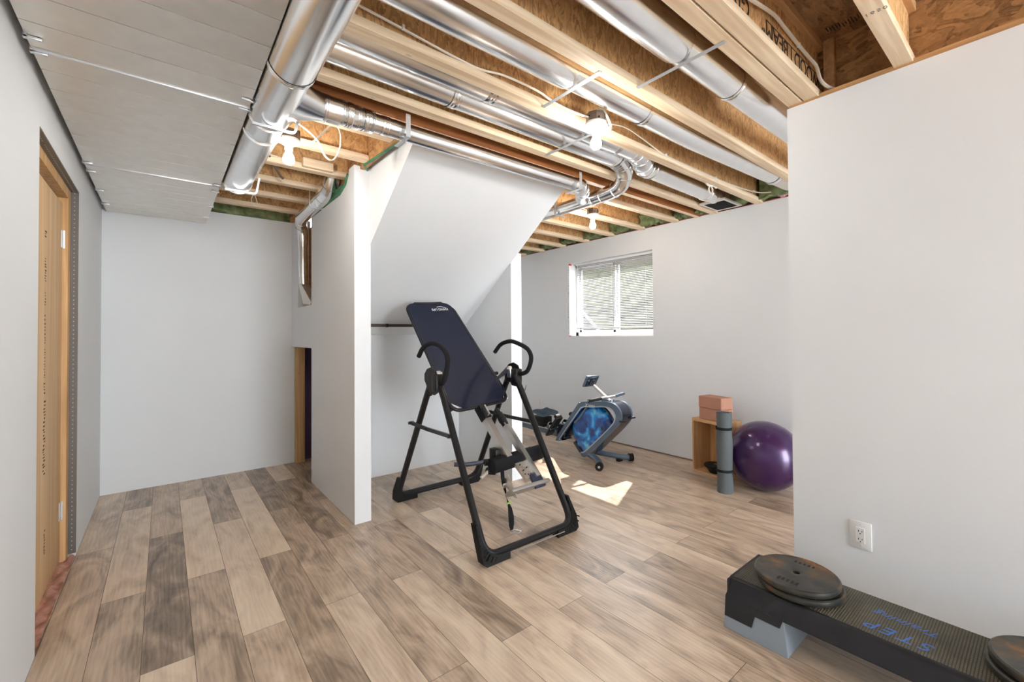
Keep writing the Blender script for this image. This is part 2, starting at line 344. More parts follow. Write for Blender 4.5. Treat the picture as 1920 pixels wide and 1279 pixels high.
# left wall with the doorway
bm = BM(); WL, WLo = -.405, -.52
box(bm, WLo, WL, -3.9, 2.61, 0, H); box(bm, WLo, WL, 2.61, 3.66, 2.172, H); box(bm, WLo, WL, 3.66, 4.9, 0, H)
struct('wall_left', bm, PAINT)
bm = BM(); box(bm, -.52, 1.15, -4.0, -3.9, 0, H); struct('wall_light_block_behind', bm, PAINT)  # unseen wall added behind the camera to hold back part of the sky light
bm = BM(); box(bm, -.62, 1.14, 4.9, 5.0, 0, H); struct('wall_back', bm, PAINT)
# left side wall of the closet under the stairs: low opening, pipe slot, sloping notch at the top
XA, XB = 1.025, 1.14
bm = BM()
box(bm, XA, XB, 3.016, 3.13, 0, H+.02)                                  # end column
prism(bm, [(3.13, 0), (4.118, 0), (4.136, 0), (4.136, 2.36), (3.31, 2.36), (3.18, 2.40), (3.13, H)], XA, XB, 'X')
box(bm, XA, XB, 4.136, 4.9, 1.189, 1.575); box(bm, XA, XB, 4.64, 4.9, 1.575, H-.02)
struct('wall_closet_left', bm, PAINT)
bm = BM(); box(bm, XA+.098, XB, 4.13, 4.66, 1.575, H-.1); box(bm, XA+.012, XA+.09, 4.137, 4.150, 1.575, 2.355); struct('wall_slot_back', bm, OSB_RIM)
bm = BM(); box(bm, XB, 2.53, 3.905, 4.0, 0, 2.3); struct('wall_closet_back', bm, PAINT)
SL = .715
def zs(y): return 1.95+SL*(3.0-y)
bm = BM(); prism(bm, [(3.016, 0), (3.905, 0), (3.905, zs(3.905)+.09), (3.016, zs(3.016)+.09)], 2.41, 2.53, 'X'); struct('wall_closet_right', bm, PAINT)
bm = BM(); box(bm, 2.41, 2.53, 4.0, 5.2, 0, H); box(bm, 1.10, 2.53, 5.0, 5.1, 0, H); struct('wall_light_block_stairs', bm, PAINT)  # unseen walls added to stop sky light leaking in behind the stairs
# enclosure of the stairs: sloping soffit and its left side
bm = BM(); prism(bm, [(3.905, zs(3.905)), (2.262, zs(2.262)), (2.262, 2.60), (3.905, 2.60)], XB-.004, 2.414, 'X'); struct('ceiling_stair_soffit', bm, PAINT)
# window wall
WX = 4.2
wy0, wy1, wz0, wz1 = 2.75, 4.02, 1.268, 2.228
bm = BM(); X2 = 4.42
box(bm, WX, X2, -3.9, wy0, 0, H+.01); box(bm, WX, X2, wy1, 5.3, 0, H+.01); box(bm, WX, X2, wy0, wy1, 0, wz0); box(bm, WX, X2, wy0, wy1, wz1, H+.01)
struct('wall_window_side', bm, PAINT)
bm = BM(); box(bm, 2.53, 4.42, 5.2, 5.3, 0, SUB); struct('wall_far_corner', bm, PAINT)
# near right wall
RX = 2.51
bm = BM(); box(bm, RX, RX+.12, -3.9, .843, 0, H-.012); struct('wall_near_right', bm, PAINT)
bm = BM(); box(bm, RX+.004, RX+.115, -3.9, .835, H-.012, H+.012); struct('trim_1', bm, PINE_Y)
bm = BM(); box(bm, RX+.10, RX+.125, -3.9, .84, H+.012, SUB); struct('wall_rim_board', bm, OSB_RIM)
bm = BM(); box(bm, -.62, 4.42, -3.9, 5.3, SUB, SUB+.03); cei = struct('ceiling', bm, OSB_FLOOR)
# rim boards above the window wall, back wall and around the stair opening
bm = BM(); box(bm, 4.36, 4.42, -3.9, 5.3, H, SUB); struct('trim_2', bm, OSB_RIM)
bm = BM(); box(bm, 1.066, 1.10, 2.26, 3.9, H-.002, SUB); struct('trim_3', bm, OSB_RIM)
bm = BM(); box(bm, -.62, 1.1, 4.96, 5.0, H, SUB); struct('trim_4', bm, OSB_RIM)
bm = BM(); box(bm, WX-.002, WX+.012, -3.9, 5.2, H+.008, H+.016); struct('trim_5', bm, REDTAPE)
bm = BM(); box(bm, -.62, -.50, -3.9, 4.96, H, SUB); struct('trim_6', bm, OSB_RIM)
# beyond the low opening
bm = BM(); box(bm, XB, 2.3, 4.945, 4.98, 0, 1.3); struct('wall_under_stairs', bm, PURPLE_PAINT)
bm = BM(); box(bm, XB, 2.3, 4.05, 4.98, 1.3, 1.33); struct('ceiling_under_stairs', bm, OSB_RIM)
bm = BM(); box(bm, 1.045, 1.135, 4.83, 4.868, .002, 1.25, .003); tag(obj('wall_stud', bm, PINE_Z), 'orange pine stud standing in the low opening of the alcove wall', 'stud')
bm = BM(); box(bm, 1.10, 1.16, 4.925, 4.94, 1.05, 1.2); tag(obj('painted_offcut', bm, RED_PAINT), 'small dark red board at the top of the low opening', 'board')

# no baseboard here: a dark-coloured strip stands in for the floor gap
bm = BM(); box(bm, WX-.006, WX, -3.9, 5.2, 0, .012); struct('gap_strip_window_side', bm, mat('brown_gap_strip', (.22, .16, .11), .7))

# ------------------------------------------------------------------ doorway on the left
bm = BM(); box(bm, -.64, -.60, 2.3, 4.0, 0, SUB); struct('wall_light_block_door', bm, PAINT)  # added panel, keeps sky light from leaking in around the door leaf
bm = BM(); box(bm, -.50, -.462, 2.62, 3.578, .02, 2.075, .002)
door = struct('door_1', bm, PLY); door['label'] = 'plain plywood door leaf with stamped lettering in the left wall'
for z in (.305, 1.867):
    bm = BM(); box(bm, -.463, -.458, 3.545, 3.592, z-.05, z+.05); tube(bm, [(-.455, 3.579, z-.052), (-.455, 3.579, z+.052)], .006, 8)
    obj('hinge', bm, ZINC, door)
# faded stamp: rows of short strokes as on the sheet
bm = BM(); rn = random.Random(5)
def stamp(y, z0, z1, wdt, dens):
    z = z0
    while z < z1:
        h = rn.uniform(.006, .014)
        for q in range(2 if rn.random() < dens else 1):
            yy = y+rn.uniform(-wdt, wdt)*.6
            box(bm, -.4622, -.4614, yy-rn.uniform(.006, wdt*.5), yy+rn.uniform(.006, wdt*.5), z, z+h*.6)
        z += h+rn.uniform(.003, .008)
SY = 3.135
stamp(SY, .62, .98, .030, .8); stamp(SY, 1.02, 1.07, .02, .8); stamp(SY, 1.10, 1.24, .014, .4); stamp(SY, 1.27, 1.42, .012, .4); stamp(SY, 1.46, 1.52, .012, .3); stamp(SY, 1.58, 1.70, .022, .9); stamp(SY, 1.80, 1.84, .026, 1)
stamp(SY+.03, .22, .34, .02, .6)
obj('ink_stamp', bm, INK, door)
bm = BM(); box(bm, -.52, -.438, 3.58, 3.66, 0, 2.172, .001); box(bm, -.52, -.438, 2.61, 3.58, 2.11, 2.172); box(bm, -.52, -.438, 2.59, 2.618, 0, 2.11)
struct('trim_7', bm, PINE_Z)
bm = BM(); box(bm, -.439, -.4035, 3.655, 3.662, .02, 2.174); box(bm, -.439, -.4035, 2.61, 3.66, 2.166, 2.174)
bead = struct('trim_8', bm, BEAD)
bm = BM()
for i in range(84): box(bm, -.424, -.419, 3.6535, 3.6555, .04+i*.0255, .046+i*.0255)
for i in range(38): box(bm, -.424, -.419, 2.63+i*.027, 2.638+i*.027, 2.1645, 2.1665)
obj('bead_perforations', bm, mat('grey_fleck', (.42, .40, .37), .5, .5), bead)
bm = BM(); b2 = bmesh.new(); bmesh.ops.create_grid(b2, x_segments=6, y_segments=60, size=1)
bmesh.ops.transform(b2, matrix=Matrix.Translation((-.437, 3.12, .012)) @ Matrix.Diagonal((.032, .50, 1, 1)), verts=b2.verts)
for v in b2.verts: v.co.z += .010*math.sin(v.co.y*23)*math.cos(v.co.x*90)+rn.uniform(0, .008)
merge(bm, b2); tag(obj('threshold_insulation', bm, mat('pink_foil_underlay', (.50, .26, .20), .8, noise=.4, nscale=18)), 'crumpled pink insulation strip along the bottom of the plywood door', 'insulation')

# ------------------------------------------------------------------ ceiling joists
ORD = {-1: 'ceiling joist paired with the stamped one beside the near right wall', 0: 'long pale ceiling joist between the two widest round ducts', 1: 'ceiling joist carrying the white cable and the middle bulb',
       2: 'ceiling joist between the pair of slim ducts and the dark header beam'}
def joist(y, x0, x1, label, grp='ceiling joists', stamp_=None):
    t = thing('ceiling_joist', label, 'joist', ((x0+x1)/2, y, H), grp)
    bm = BM(); box(bm, x0, x1, y-.032, y+.032, H, H+.038, .0015, 1); obj('bottom_flange', bm, PINE, t)
    bm = BM(); box(bm, x0, x1, y-.006, y+.006, H+.036, SUB-.036); obj('web', bm, OSB_WEB, t)
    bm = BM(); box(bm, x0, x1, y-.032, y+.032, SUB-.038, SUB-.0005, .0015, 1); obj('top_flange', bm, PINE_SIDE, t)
    return t
PITCH = .4095
Y0 = 1.235
js = joist(.39, -.4, RX+.095, 'single pale ceiling joist crossing the top right corner, stamped with faint numbers')
text('number_stamp', '1650', INK_GREY, js, .028, (2.004, .418, H-.0006), (0, -1, 0), (1, 0, 0), space=1.25)
js2 = joist(.736, -.4, RX+.095, 'ceiling joist with bold black lettering on its orange web above the near right wall')
t_ = text('web_lettering', 'WOOD I BEAM', INK, js2, .105, (2.62, .7292, 2.606), (-1, 0, 0), (0, 0, -1), ext=.0006, space=.93)
bm = BM(); box(bm, 1.955, 2.60, .7290, .7298, 2.606, 2.610); box(bm, 1.955, 2.60, .7290, .7298, 2.528, 2.532); obj('stamp_rule', bm, INK, js2)
text('registered_mark', '\u00ae', INK, js2, .045, (1.945, .7292, 2.56), (-1, 0, 0), (0, 0, -1), ext=.0006)
text('maker_mark', 'GP', INK, js2, .105, (1.80, .7292, 2.606), (-1, 0, 0), (0, 0, -1), ext=.0006)
bm = BM(); box(bm, 2.575, 2.608, .655, .70, H+.014, SUB-.002, .002); tag(obj('squash_block', bm, PINE_SIDE), 'short upright wood post in the ceiling above the near right wall', 'post')
joist(.808, -.4, 2.62, ORD[-1])
joist(Y0, -.4, 4.34, ORD[0]); joist(Y0+PITCH, -.4, 4.34, ORD[1]); joist(Y0+2*PITCH, -.4, 4.34, ORD[2])
words_r = {3: 'joist ending at the window wall, first beyond the dark header beam', 4: 'joist over the window, second beyond the dark header beam', 5: 'joist holding the farthest bulb above the window', 6: 'joist over the window, first beyond the farthest bulb',
           7: 'joist over the window, second beyond the farthest bulb', 8: 'joist over the far left corner of the window, third beyond the farthest bulb', 9: 'farthest joist above the window wall'}
words_l = {3: 'joist under the silver branch duct over the alcove', 4: 'joist holding the bulb over the alcove', 5: 'joist over the alcove, first beyond the bulb', 6: 'joist over the alcove, second beyond the bulb',
           7: 'joist over the alcove, third beyond the bulb', 8: 'last joist over the alcove next to the back wall'}
for k in range(3, 10):
    y = Y0+k*PITCH
    joist(y, 2.50, 4.34, 'pale '+words_r[k])
    if k < 9: joist(y, -.4, 1.064, 'orange-lit '+words_l[k])
t = thing('header_beam', 'dark reddish laminated header beam at the stair opening', 'beam', (2.3, 2.222, H))
bm = BM(); box(bm, .3, 4.33, 2.20, 2.243, H+.002, SUB-.001); obj('beam_face', bm, LVL, t)
bm = BM(); box(bm, .3, 4.33, 2.201, 2.242, H-.0005, H+.003); obj('beam_underside', bm, PINE, t)
# subfloor stamp
bm = BM()
for i in range(26):
    x = 2.50-.004*i*.2; yy = .66-i*.012
    box(bm, 2.50-rn.uniform(.0, .02), 2.52+rn.uniform(0, .03), yy, yy+.004, SUB-.0008, SUB-.0002)
box(bm, 2.44, 2.445, .38, .52, SUB-.0008, SUB-.0002); box(bm, 2.44, 2.56, .52, .524, SUB-.0008, SUB-.0002)
o = obj('ink_stamp', bm, INK, cei)

# insulation in the joist ends over the window wall and over the back wall
def fluffy(x0, x1, y0, y1, z0, z1, amp=.02, seed=0):
    b = bmesh.new(); box(b, x0, x1, y0, y1, z0, z1); bmesh.ops.subdivide_edges(b, edges=b.edges[:], cuts=7, use_grid_fill=True); r_ = random.Random(seed)
    for v in b.verts: v.co += Vector((r_.uniform(-amp, amp), r_.uniform(-amp, amp)*.3, r_.uniform(-amp, amp)))
    return b
bays = [(Y0-.37, Y0-.03, 'hidden behind the near right wall, over the purple ball'), (Y0+.035, Y0+PITCH-.035, 'beside the round duct end above the purple ball'), (Y0+PITCH+.035, Y0+2*PITCH-.035, 'behind the square metal register boot'),
        (Y0+2*PITCH+.035, 2.195, 'squeezed beside the dark header beam'), (2.25, Y0+3*PITCH-.035, 'between the dark header and the first joist beyond it')]
for k in range(3, 9): bays.append((Y0+k*PITCH+.035, Y0+(k+1)*PITCH-.035, ['above the near edge of the window', 'above the middle of the window beside the farthest bulb', 'above the far half of the window', 'above the far edge of the window', 'past the window towards the far corner', 'in the farthest joist bay of all'][k-3]))
for i, (a, b_, s) in enumerate(bays):
    if i == 0: continue
    tag(obj('insulation_batt', fluffy(4.10, 4.35, a, b_, H+.03, SUB-.01, .022, i), GREENF), 'green insulation batt '+s, 'insulation', 'insulation in the joist ends')
tag(obj('pink_insulation_tuft', fluffy(4.13, 4.24, Y0+.04, Y0+.23, H+.018, H+.07, .014, 77), PINKF), 'pink insulation tuft on top of the window wall by the near right wall', 'insulation')
tag(obj('insulation_strip', fluffy(-.3, 1.0, 4.87, 4.95, H+.01, SUB-.03, .014, 99), GREENF), 'dark green insulation strip along the top of the alcove back wall', 'insulation')
# green sealant line on the closet wall top and stringer
bm = BM(); tube(bm, [(XA-.001, 4.12, 2.365), (XA-.001, 3.32, 2.362), (XA-.001, 3.19, 2.40), (XA-.001, 3.14, 2.455)], .012, 8); box(bm, XA+.0, XA+.03, 3.3, 4.12, 2.362, 2.42)
tag(obj('sealant_bead', bm, GREENP), 'green sealant line under the sloping duct on the alcove wall', 'sealant')
bm = BM(); tube(bm, [(XB-.006, 3.05, H+.004), (1.06, 2.92, H+.0), (1.064, 2.9, H-.002), (1.10, 2.44, H-.004)], .009, 8)
tag(obj('sealant_bead', bm, GREENP), 'green sealant line above the bright stair side wall', 'sealant')

# ------------------------------------------------------------------ main trunk duct (flat)
t = thing('trunk_duct', 'wide flat sheet metal trunk duct with cross ribs under the joists', 'duct', (-.035, 2.2, 2.345))
bm = BM(); TX0, TX1, TZ, TT = -.378, .300, 2.345, 2.455
ys = [-3.7300+i*.1715 for i in range(52)]; ys = [y for y in ys if y < 4.87]+[4.885]
sec = []
for a in ys: sec += [(a-.0022, TZ), (a-.002, TZ+.0038), (a+.0008, TZ+.0038), (a+.001, TZ-.0007), (a+.006, TZ)]
vv = [(bm.verts.new((TX0, y, z)), bm.verts.new((TX1, y, z))) for y, z in sec]
for p, q in zip(vv, vv[1:]): bm.faces.new((p[0], p[1], q[1], q[0]))
box(bm, TX0, TX1, -3.73, 4.885, TZ+.004, TT); obj('duct_body', bm, GALV_DULL, t)
for yj in (2.285, 3.611):
    bm = BM(); box(bm, TX0-.004, TX1+.004, yj-.006, yj+.006, TZ-.007, TZ+.004, .002); obj('joint_cleat', bm, ZINC, t)
for x in (TX0, TX1):
    for yj in (2.20, 2.30, 3.58, 3.75, 4.2, 4.6):
        bm = BM(); s = 1 if x < 0 else -1
        box(bm, min(x, x+s*.035)-.006, max(x, x+s*.035)+.006, yj-.008, yj+.008, TZ-.012, TZ-.002, .002); box(bm, x-.005, x+.005, yj-.008, yj+.008, TZ-.01, TZ+.05)
        obj('hanger_clip', bm, ZINC, t)

# ------------------------------------------------------------------ round ducts
def rings(bm, p, d, r, n=2, gap=.01, h=.004):
    p = Vector(p); d = Vector(d).normalized()
    for i in range(n):
        c = p+d*gap*i; tube(bm, [c-d*.003, c-d*.001, c+d*.001, c+d*.003], [r, r+h, r+h, r], 28, False)
def duct(name, label, path, r, m=GALV, seg=32, base=None):
    t = thing(name, label, 'duct', base or tuple(path[0])); bm = BM(); tube(bm, path, r, seg); obj('duct_pipe', bm, m, t); return t
def foil(t, p, d, r, wd=.05):
    bm = BM(); p = Vector(p); d = Vector(d).normalized(); n = 10; rs = []
    for i in range(n+1): rs.append(r+.0015+random.uniform(0, .0025))
    tube(bm, [p+d*wd*(i/n-.5) for i in range(n+1)], rs, 26, False); o = obj('foil_joint', bm, GALV_SHINY, t); return o
# big supply duct beside the trunk, with wye to the branch
bx, bz, br = .3905, 2.372, .090
t = thing('round_supply_duct', 'large round galvanised duct running beside the flat trunk duct', 'duct', (bx, 1.5, bz))
bm = BM(); tube(bm, [(bx, -3.7, bz), (bx, 1.86, bz)], br, 40); obj('duct_pipe', bm, GALV, t)
bm = BM(); tube(bm, [(bx, 1.86, bz), (bx, 2.36, bz)], br-.002, 40); obj('wye_fitting', bm, GALV, t)
bm = BM(); b = bmesh.new(); secs = []
for t_ in (0, .25, .5, .75, .92, 1):
    xx = bx+.02+(.592-bx-.02)*t_; hy = .175+(.063-.175)*t_**.9; hz = .082+(.063-.082)*t_; cy_ = 2.165+.025*t_; cz_ = bz+(2.402-bz)*t_
    secs.append([b.verts.new((xx, cy_+hy*math.cos(2*PI*k/36), cz_+hz*math.sin(2*PI*k/36))) for k in range(36)])
for A_, B_ in zip(secs, secs[1:]):
    for k in range(36): b.faces.new((A_[k], A_[(k+1) % 36], B_[(k+1) % 36], B_[k]))
merge(bm, b); obj('wye_branch', bm, GALV, t)
bm = BM(); tube(bm, [(bx, 2.36, bz), (bx, 3.50, bz), (bx, 3.53, bz)], [br-.005, br-.005, br-.007], 40); obj('duct_pipe', bm, GALV, t)
bm = BM(); tube(bm, [(bx, 3.50, bz), (bx, 3.515, bz), (bx, 3.522, bz)], [br+.001, br+.001, br-.02], 40); obj('end_cap', bm, GALV, t)
for y in (1.86, 2.34, 2.52): 
    bm = BM(); rings(bm, (bx, y, bz), (0, 1, 0), br-.002, 2, .013); obj('seam_ring', bm, GALV, t)
foil(t, (bx, 1.86, bz), (0, 1, 0), br, .03)
for y in (2.28, 3.42):
    bm = BM(); tube(bm, fillet([(bx-.08, y, bz-.095), (bx+.10, y, bz-.095), (bx+.12, y, bz+.02)], .02), .006, 6, square=True)
    o = tag(obj('hanger_wire', bm, ZINC), 'bent metal hanger wire under the large round duct, ' + ('near the wye' if y < 3 else 'near its far end'), 'hanger')
# header branch duct D4
t = thing('branch_duct', 'slim silver branch duct leaving the wye and running under the dark header beam', 'duct', (1.4, 2.19, 2.404))
bm = BM(); tube(bm, [(.592, 2.19, 2.402), (.67, 2.19, 2.402)], .062, 32); tube(bm, [(.67, 2.19, 2.402), (.68, 2.19, 2.402), (.75, 2.19, 2.402), (.76, 2.19, 2.402), (.83, 2.19, 2.403)], [.062, .058, .058, .054, .053], 32); obj('elbow_sections', bm, GALV, t)
bm = BM(); tube(bm, [(.83, 2.19, 2.403), (2.38, 2.185, 2.402)], .047, 32); obj('duct_pipe', bm, GALV, t)
for x, r_ in ((.597, .063), (.672, .060), (.752, .056), (.826, .053)):
    bm = BM(); rings(bm, (x, 2.19, 2.403), (1, 0, 0), r_, 2, .01, .004); obj('seam_ring', bm, GALV, t)
foil(t, (.715, 2.19, 2.403), (1, 0, 0), .058, .03); foil(t, (.80, 2.19, 2.403), (1, 0, 0), .054, .03); foil(t, (.90, 2.19, 2.403), (1, 0, 0), .047, .04)
bm = BM(); tube(bm, spline([(2.34, 2.186, 2.402), (2.42, 2.19, 2.398), (2.49, 2.235, 2.388), (2.55, 2.30, 2.384), (2.61, 2.34, 2.384)], 5), .052, 28); obj('elbow', bm, GALV, t)
for p, d in (((2.42, 2.19, 2.399), (1, .2, 0)), ((2.46, 2.213, 2.393), (1, .6, 0)), ((2.50, 2.245, 2.388), (1, 1, 0))):
    bm = BM(); rings(bm, p, d, .052, 1, .01, .004); obj('seam_ring', bm, GALV, t)
def strap_down(label, x, y, y2, z1):
    bm = BM(); w_ = .014
    tube(bm, fillet([(x, y, H+.01), (x, y, z1), (x, y2, z1)], .006), .0012, 4, sx=1, sy=12, square=True, up=(0, 1, 0) )
    tube(bm, [(x, y-.0008, H+.016), (x, y-.004, H+.016)], .006, 8)
    return tag(obj('hanger_strap', bm, ZINC), label, 'strap')
def flatstrap(label, p, q, wdt=.011, cat='strap'):
    bm = BM(); p = Vector(p); q = Vector(q); d = (q-p).normalized(); s = d.cross(Vector((0, 0, 1))).normalized()*wdt
    vs = []
    for z in (0, -.0015): vs += [bm.verts.new(a+b_+Vector((0, 0, z))) for a, b_ in ((p, s), (p, -s), (q, -s), (q, s))]
    for f in ((0, 1, 2, 3), (7, 6, 5, 4), (0, 4, 5, 1), (1, 5, 6, 2), (2, 6, 7, 3), (3, 7, 4, 0)): bm.faces.new([vs[i] for i in f])
    return tag(obj('hanger_strap', bm, ZINC), label, cat)
def hang(label, x, ya, yb, zt, zb, wd=.013, axis='X'):
    # strap that drops from a joist and turns under a pipe
    bm = BM(); box(bm, x-wd, x+wd, ya-.0015, ya, zb, zt); box(bm, x-wd, x+wd, ya-.0015, yb, zb-.0015, zb)
    tube(bm, [(x, ya-.006, zt-.014), (x, ya-.001, zt-.014)], .006, 8)
    return tag(obj('hanger_strap', bm, ZINC), label, 'strap')
hang('galvanised strap holding the slim branch duct near the stair side wall', 1.0, 2.11, 2.26, H+.0, 2.345)
hang('galvanised strap holding the far end of the slim branch duct', 2.335, 2.11, 2.25, H+.0, 2.345)
# D1 and D2 between joists
Z5 = H+.077
y1 = .985
t = thing('joist_bay_duct', 'round duct between joists nearest the near right wall', 'duct', (1.5, y1, Z5))
bm = BM(); tube(bm, [(.50, y1, Z5-.004), (1.70, y1, Z5-.003), (1.72, y1, Z5-.003)], [.079, .079, .074], 36); obj('duct_pipe', bm, GALV, t)
bm = BM(); tube(bm, [(1.70, y1, Z5), (4.3, y1, Z5)], .0735, 36); obj('duct_pipe', bm, GALV, t)
foil(t, (2.2, y1, Z5), (1, 0, 0), .0735, .03)
y2 = 1.415
t = thing('joist_bay_duct', 'round duct between the long pale joist and the joist with the white cable', 'duct', (1.5, y2, Z5))
bm = BM(); tube(bm, [(.50, y2, Z5-.004), (1.47, y2, Z5-.003), (1.49, y2, Z5-.003)], [.079, .079, .074], 36); obj('duct_pipe', bm, GALV, t)
bm = BM(); tube(bm, [(1.47, y2, Z5), (2.6, y2-.005, Z5), (3.72, y2-.06, Z5)], .0735, 36); obj('duct_pipe', bm, GALV, t)
bm = BM(); tube(bm, [(3.72, y2-.06, Z5), (4.02, y2-.075, Z5)], .070, 36); obj('duct_tail', bm, GALV_DULL, t)
for x in (.86, 2.08, 3.72): foil(t, (x, y2-(0 if x < 3 else .06), Z5), (1, 0, 0), .077 if x < 1 else .0735, .045)
flatstrap('flat metal strap under the duct beside the long pale joist, near the middle bulb', (1.511, 1.62, H-.001), (1.511, 1.24, H-.001))
flatstrap('flat metal strap under the duct nearest the near right wall', (1.745, 1.215, H-.001), (1.743, .80, H-.001))
flatstrap('flat metal strap under the two slim ducts behind the middle bulb', (1.935, 2.05, H-.001), (1.94, 1.66, H-.001))
# the pair D3a, D3b
ya, yb = 1.752, 1.905
t = thing('twin_duct', 'nearer of two slim side-by-side ducts, ending in a register boot at the window wall', 'duct', (1.5, ya, Z5))
bm = BM(); tube(bm, [(.30, ya, Z5), (2.45, ya, Z5)], .0735, 36); obj('duct_pipe', bm, GALV, t)
foil(t, (1.27, ya, Z5), (1, 0, 0), .0735, .05); foil(t, (2.28, ya, Z5), (1, 0, 0), .0735, .02)
bm = BM(); el = spline([(2.45, ya, Z5), (2.55, ya+.01, Z5-.01), (2.64, ya+.045, Z5-.03), (2.74, ya+.085, Z5-.03), (2.84, ya+.10, Z5-.015)], 4); tube(bm, el, .075, 30); obj('elbow', bm, GALV, t)
for i in (2, 5, 8, 11, 14):
    bm = BM(); rings(bm, el[i], el[i+1]-el[i], .075, 1, .01, .004); obj('seam_ring', bm, GALV, t)
bm = BM(); tube(bm, [(2.84, ya+.10, Z5-.015), (3.84, ya+.13, Z5-.01)], .0735, 36); obj('duct_pipe', bm, GALV, t)
bm = BM(); rings(bm, (3.66, ya+.125, Z5-.01), (1, 0, 0), .0735, 2, .03); obj('seam_ring', bm, GALV, t)
bm = BM(); prism(bm, [(3.80, H+.015), (4.13, H+.015), (4.08, SUB-.09), (3.86, SUB-.09)], ya+.015, ya+.245, 'Y'); obj('register_boot', bm, GALV, t)
bm = BM(); box(bm, 3.80, 4.13, ya+.015, ya+.245, H+.0, H+.014); 
bt = obj('register_frame', bm, GALV_DULL, t)
bm = BM()
for i in range(14): box(bm, 3.84+i*.0185, 3.85+i*.0185, ya+.04, ya+.22, H-.003, H+.0005)
obj('grille_slot', bm, HOLE, bt)
t = thing('twin_duct', 'lower one of two slim ducts side by side, turning down in a big bright elbow', 'duct', (1.5, yb, Z5))
bm = BM(); tube(bm, [(.30, yb, Z5), (2.40, yb, Z5)], .0735, 36); obj('duct_pipe', bm, GALV, t)
foil(t, (1.15, yb, Z5), (1, 0, 0), .0735, .05)
el = spline([(2.38, yb, Z5), (2.47, yb+.0, Z5-.005), (2.57, yb+.02, Z5-.03), (2.635, yb+.05, Z5-.075), (2.665, yb+.11, Z5-.135), (2.672, 2.13, 2.385), (2.67, 2.26, 2.378)], 4)
bm = BM(); tube(bm, el, [.0735-.00095*i for i in range(len(el))], 30); obj('elbow', bm, GALV, t)
for i in (3, 8, 13, 18, 22):
    bm = BM(); rings(bm, el[i], el[i+1]-el[i], .0735-.00095*i, 1, .01, .004); obj('seam_ring', bm, GALV, t)
foil(t, el[5], el[6]-el[5], .071, .05)
bm = BM(); tube(bm, [(2.67, 2.26, 2.378), (2.665, 3.25, 2.376)], .051, 30); obj('return_pipe', bm, GALV, t)
bm = BM(); rings(bm, (2.67, 2.28, 2.378), (0, 1, 0), .051, 2, .014); obj('seam_ring', bm, GALV, t)
bm = BM(); X_ = 2.61; box(bm, X_, X_+.0015, 2.64, 2.666, 2.32, 2.50); box(bm, X_, X_+.13, 2.64, 2.666, 2.3185, 2.32); tag(obj('hanger_strap', bm, ZINC), 'galvanised strap around the duct that runs above the stair soffit edge', 'strap')

# alcove stack duct in the wall slot
t = thing('stack_duct', 'dull gold-lit round duct sloping down into the slot of the alcove wall', 'duct', (1.09, 4.6, 2.0))
el = spline([(1.0, 3.40, 2.72), (1.0, 3.40, 2.58), (.995, 3.43, 2.49), (.99, 3.50, 2.425), (.985, 3.62, 2.405)], 5)
bm = BM(); tube(bm, el, .058, 28); obj('elbow', bm, GALV, t)
bm = BM(); tube(bm, [(.985, 3.62, 2.405), (.998, 4.38, 2.400)], [.058, .056], 28); obj('duct_pipe', bm, GALV, t)
el2 = spline([(.998, 4.38, 2.40), (1.02, 4.50, 2.385), (1.05, 4.58, 2.33), (1.06, 4.595, 2.25), (1.06, 4.595, 2.17)], 5)
bm = BM(); tube(bm, el2, [.056-.0007*i for i in range(len(el2))], 28); obj('elbow', bm, GALV, t)
bm = BM(); tube(bm, [(1.06, 4.595, 2.17), (1.06, 4.575, 1.80)], .041, 24); obj('riser_pipe', bm, GALV, t)
bm = BM(); prism(bm, [(4.53, 1.80), (4.625, 1.80), (4.46, 1.60), (4.20, 1.578), (4.16, 1.60)], 1.03, 1.10, 'X'); obj('register_boot', bm, GALV_DULL, t)
for i in (4, 9, 13):
    bm = BM(); rings(bm, el[i], el[i+1]-el[i], .058, 1); obj('seam_ring', bm, GALV, t)
for i in (3, 8, 13):
    bm = BM(); rings(bm, el2[i], el2[i+1]-el2[i], .056-.0007*i, 1); obj('seam_ring', bm, GALV, t)
bm = BM(); tube(bm, fillet([(.915, 3.75, 2.62), (.915, 3.75, 2.34), (1.018, 3.75, 2.34), (1.018, 3.75, 2.35)], .02), .004, 6); tag(obj('hanger_wire', bm, ZINC), 'thin wire loop holding the sloping duct over the alcove', 'hanger')

# ------------------------------------------------------------------ bulbs
def lamp(label, x, y, zh, s=1.0):
    # zh: underside rim of the porcelain holder
    t = thing('ceiling_lampholder', label, 'lamp', (x, y, zh))
    bm = BM(); b2 = bmesh.new(); bmesh.ops.create_cone(b2, cap_ends=True, segments=8, radius1=.052, radius2=.052, depth=.05)
    merge(bm, b2, Matrix.Translation((x, y, zh+.040))); jb = obj('junction_box', bm, DARKBOX, t)
    bm = BM()
    for k in range(6): tube(bm, [(x+.0525*math.cos(k*PI/3), y+.0525*math.sin(k*PI/3), zh+.030+.012*(k % 2)), (x+.0505*math.cos(k*PI/3), y+.0505*math.sin(k*PI/3), zh+.030+.012*(k % 2))], .005, 8)
    obj('knockout', bm, HOLE, jb)
    bm = BM(); lathe(bm, [(0, .016), (.057, .016), (.060, .010), (.058, .003), (.045, -.004), (.030, -.014), (.022, -.022), (.021, -.042), (.018, -.044), (0, -.044)], (x, y, zh), 36); obj('porcelain_holder', bm, CERAMIC, t)
    bm = BM(); lathe(bm, [(0, -.040), (.0145, -.042), (.017, -.058), (.025, -.076), (.0295, -.092), (.0275, -.108), (.018, -.119), (0, -.123)], (x, y, zh), 28); obj('bulb', bm, BULB, t)
lamp('bare lit bulb in porcelain holder beside the large round duct over the alcove', .535, 2.635, 2.372)
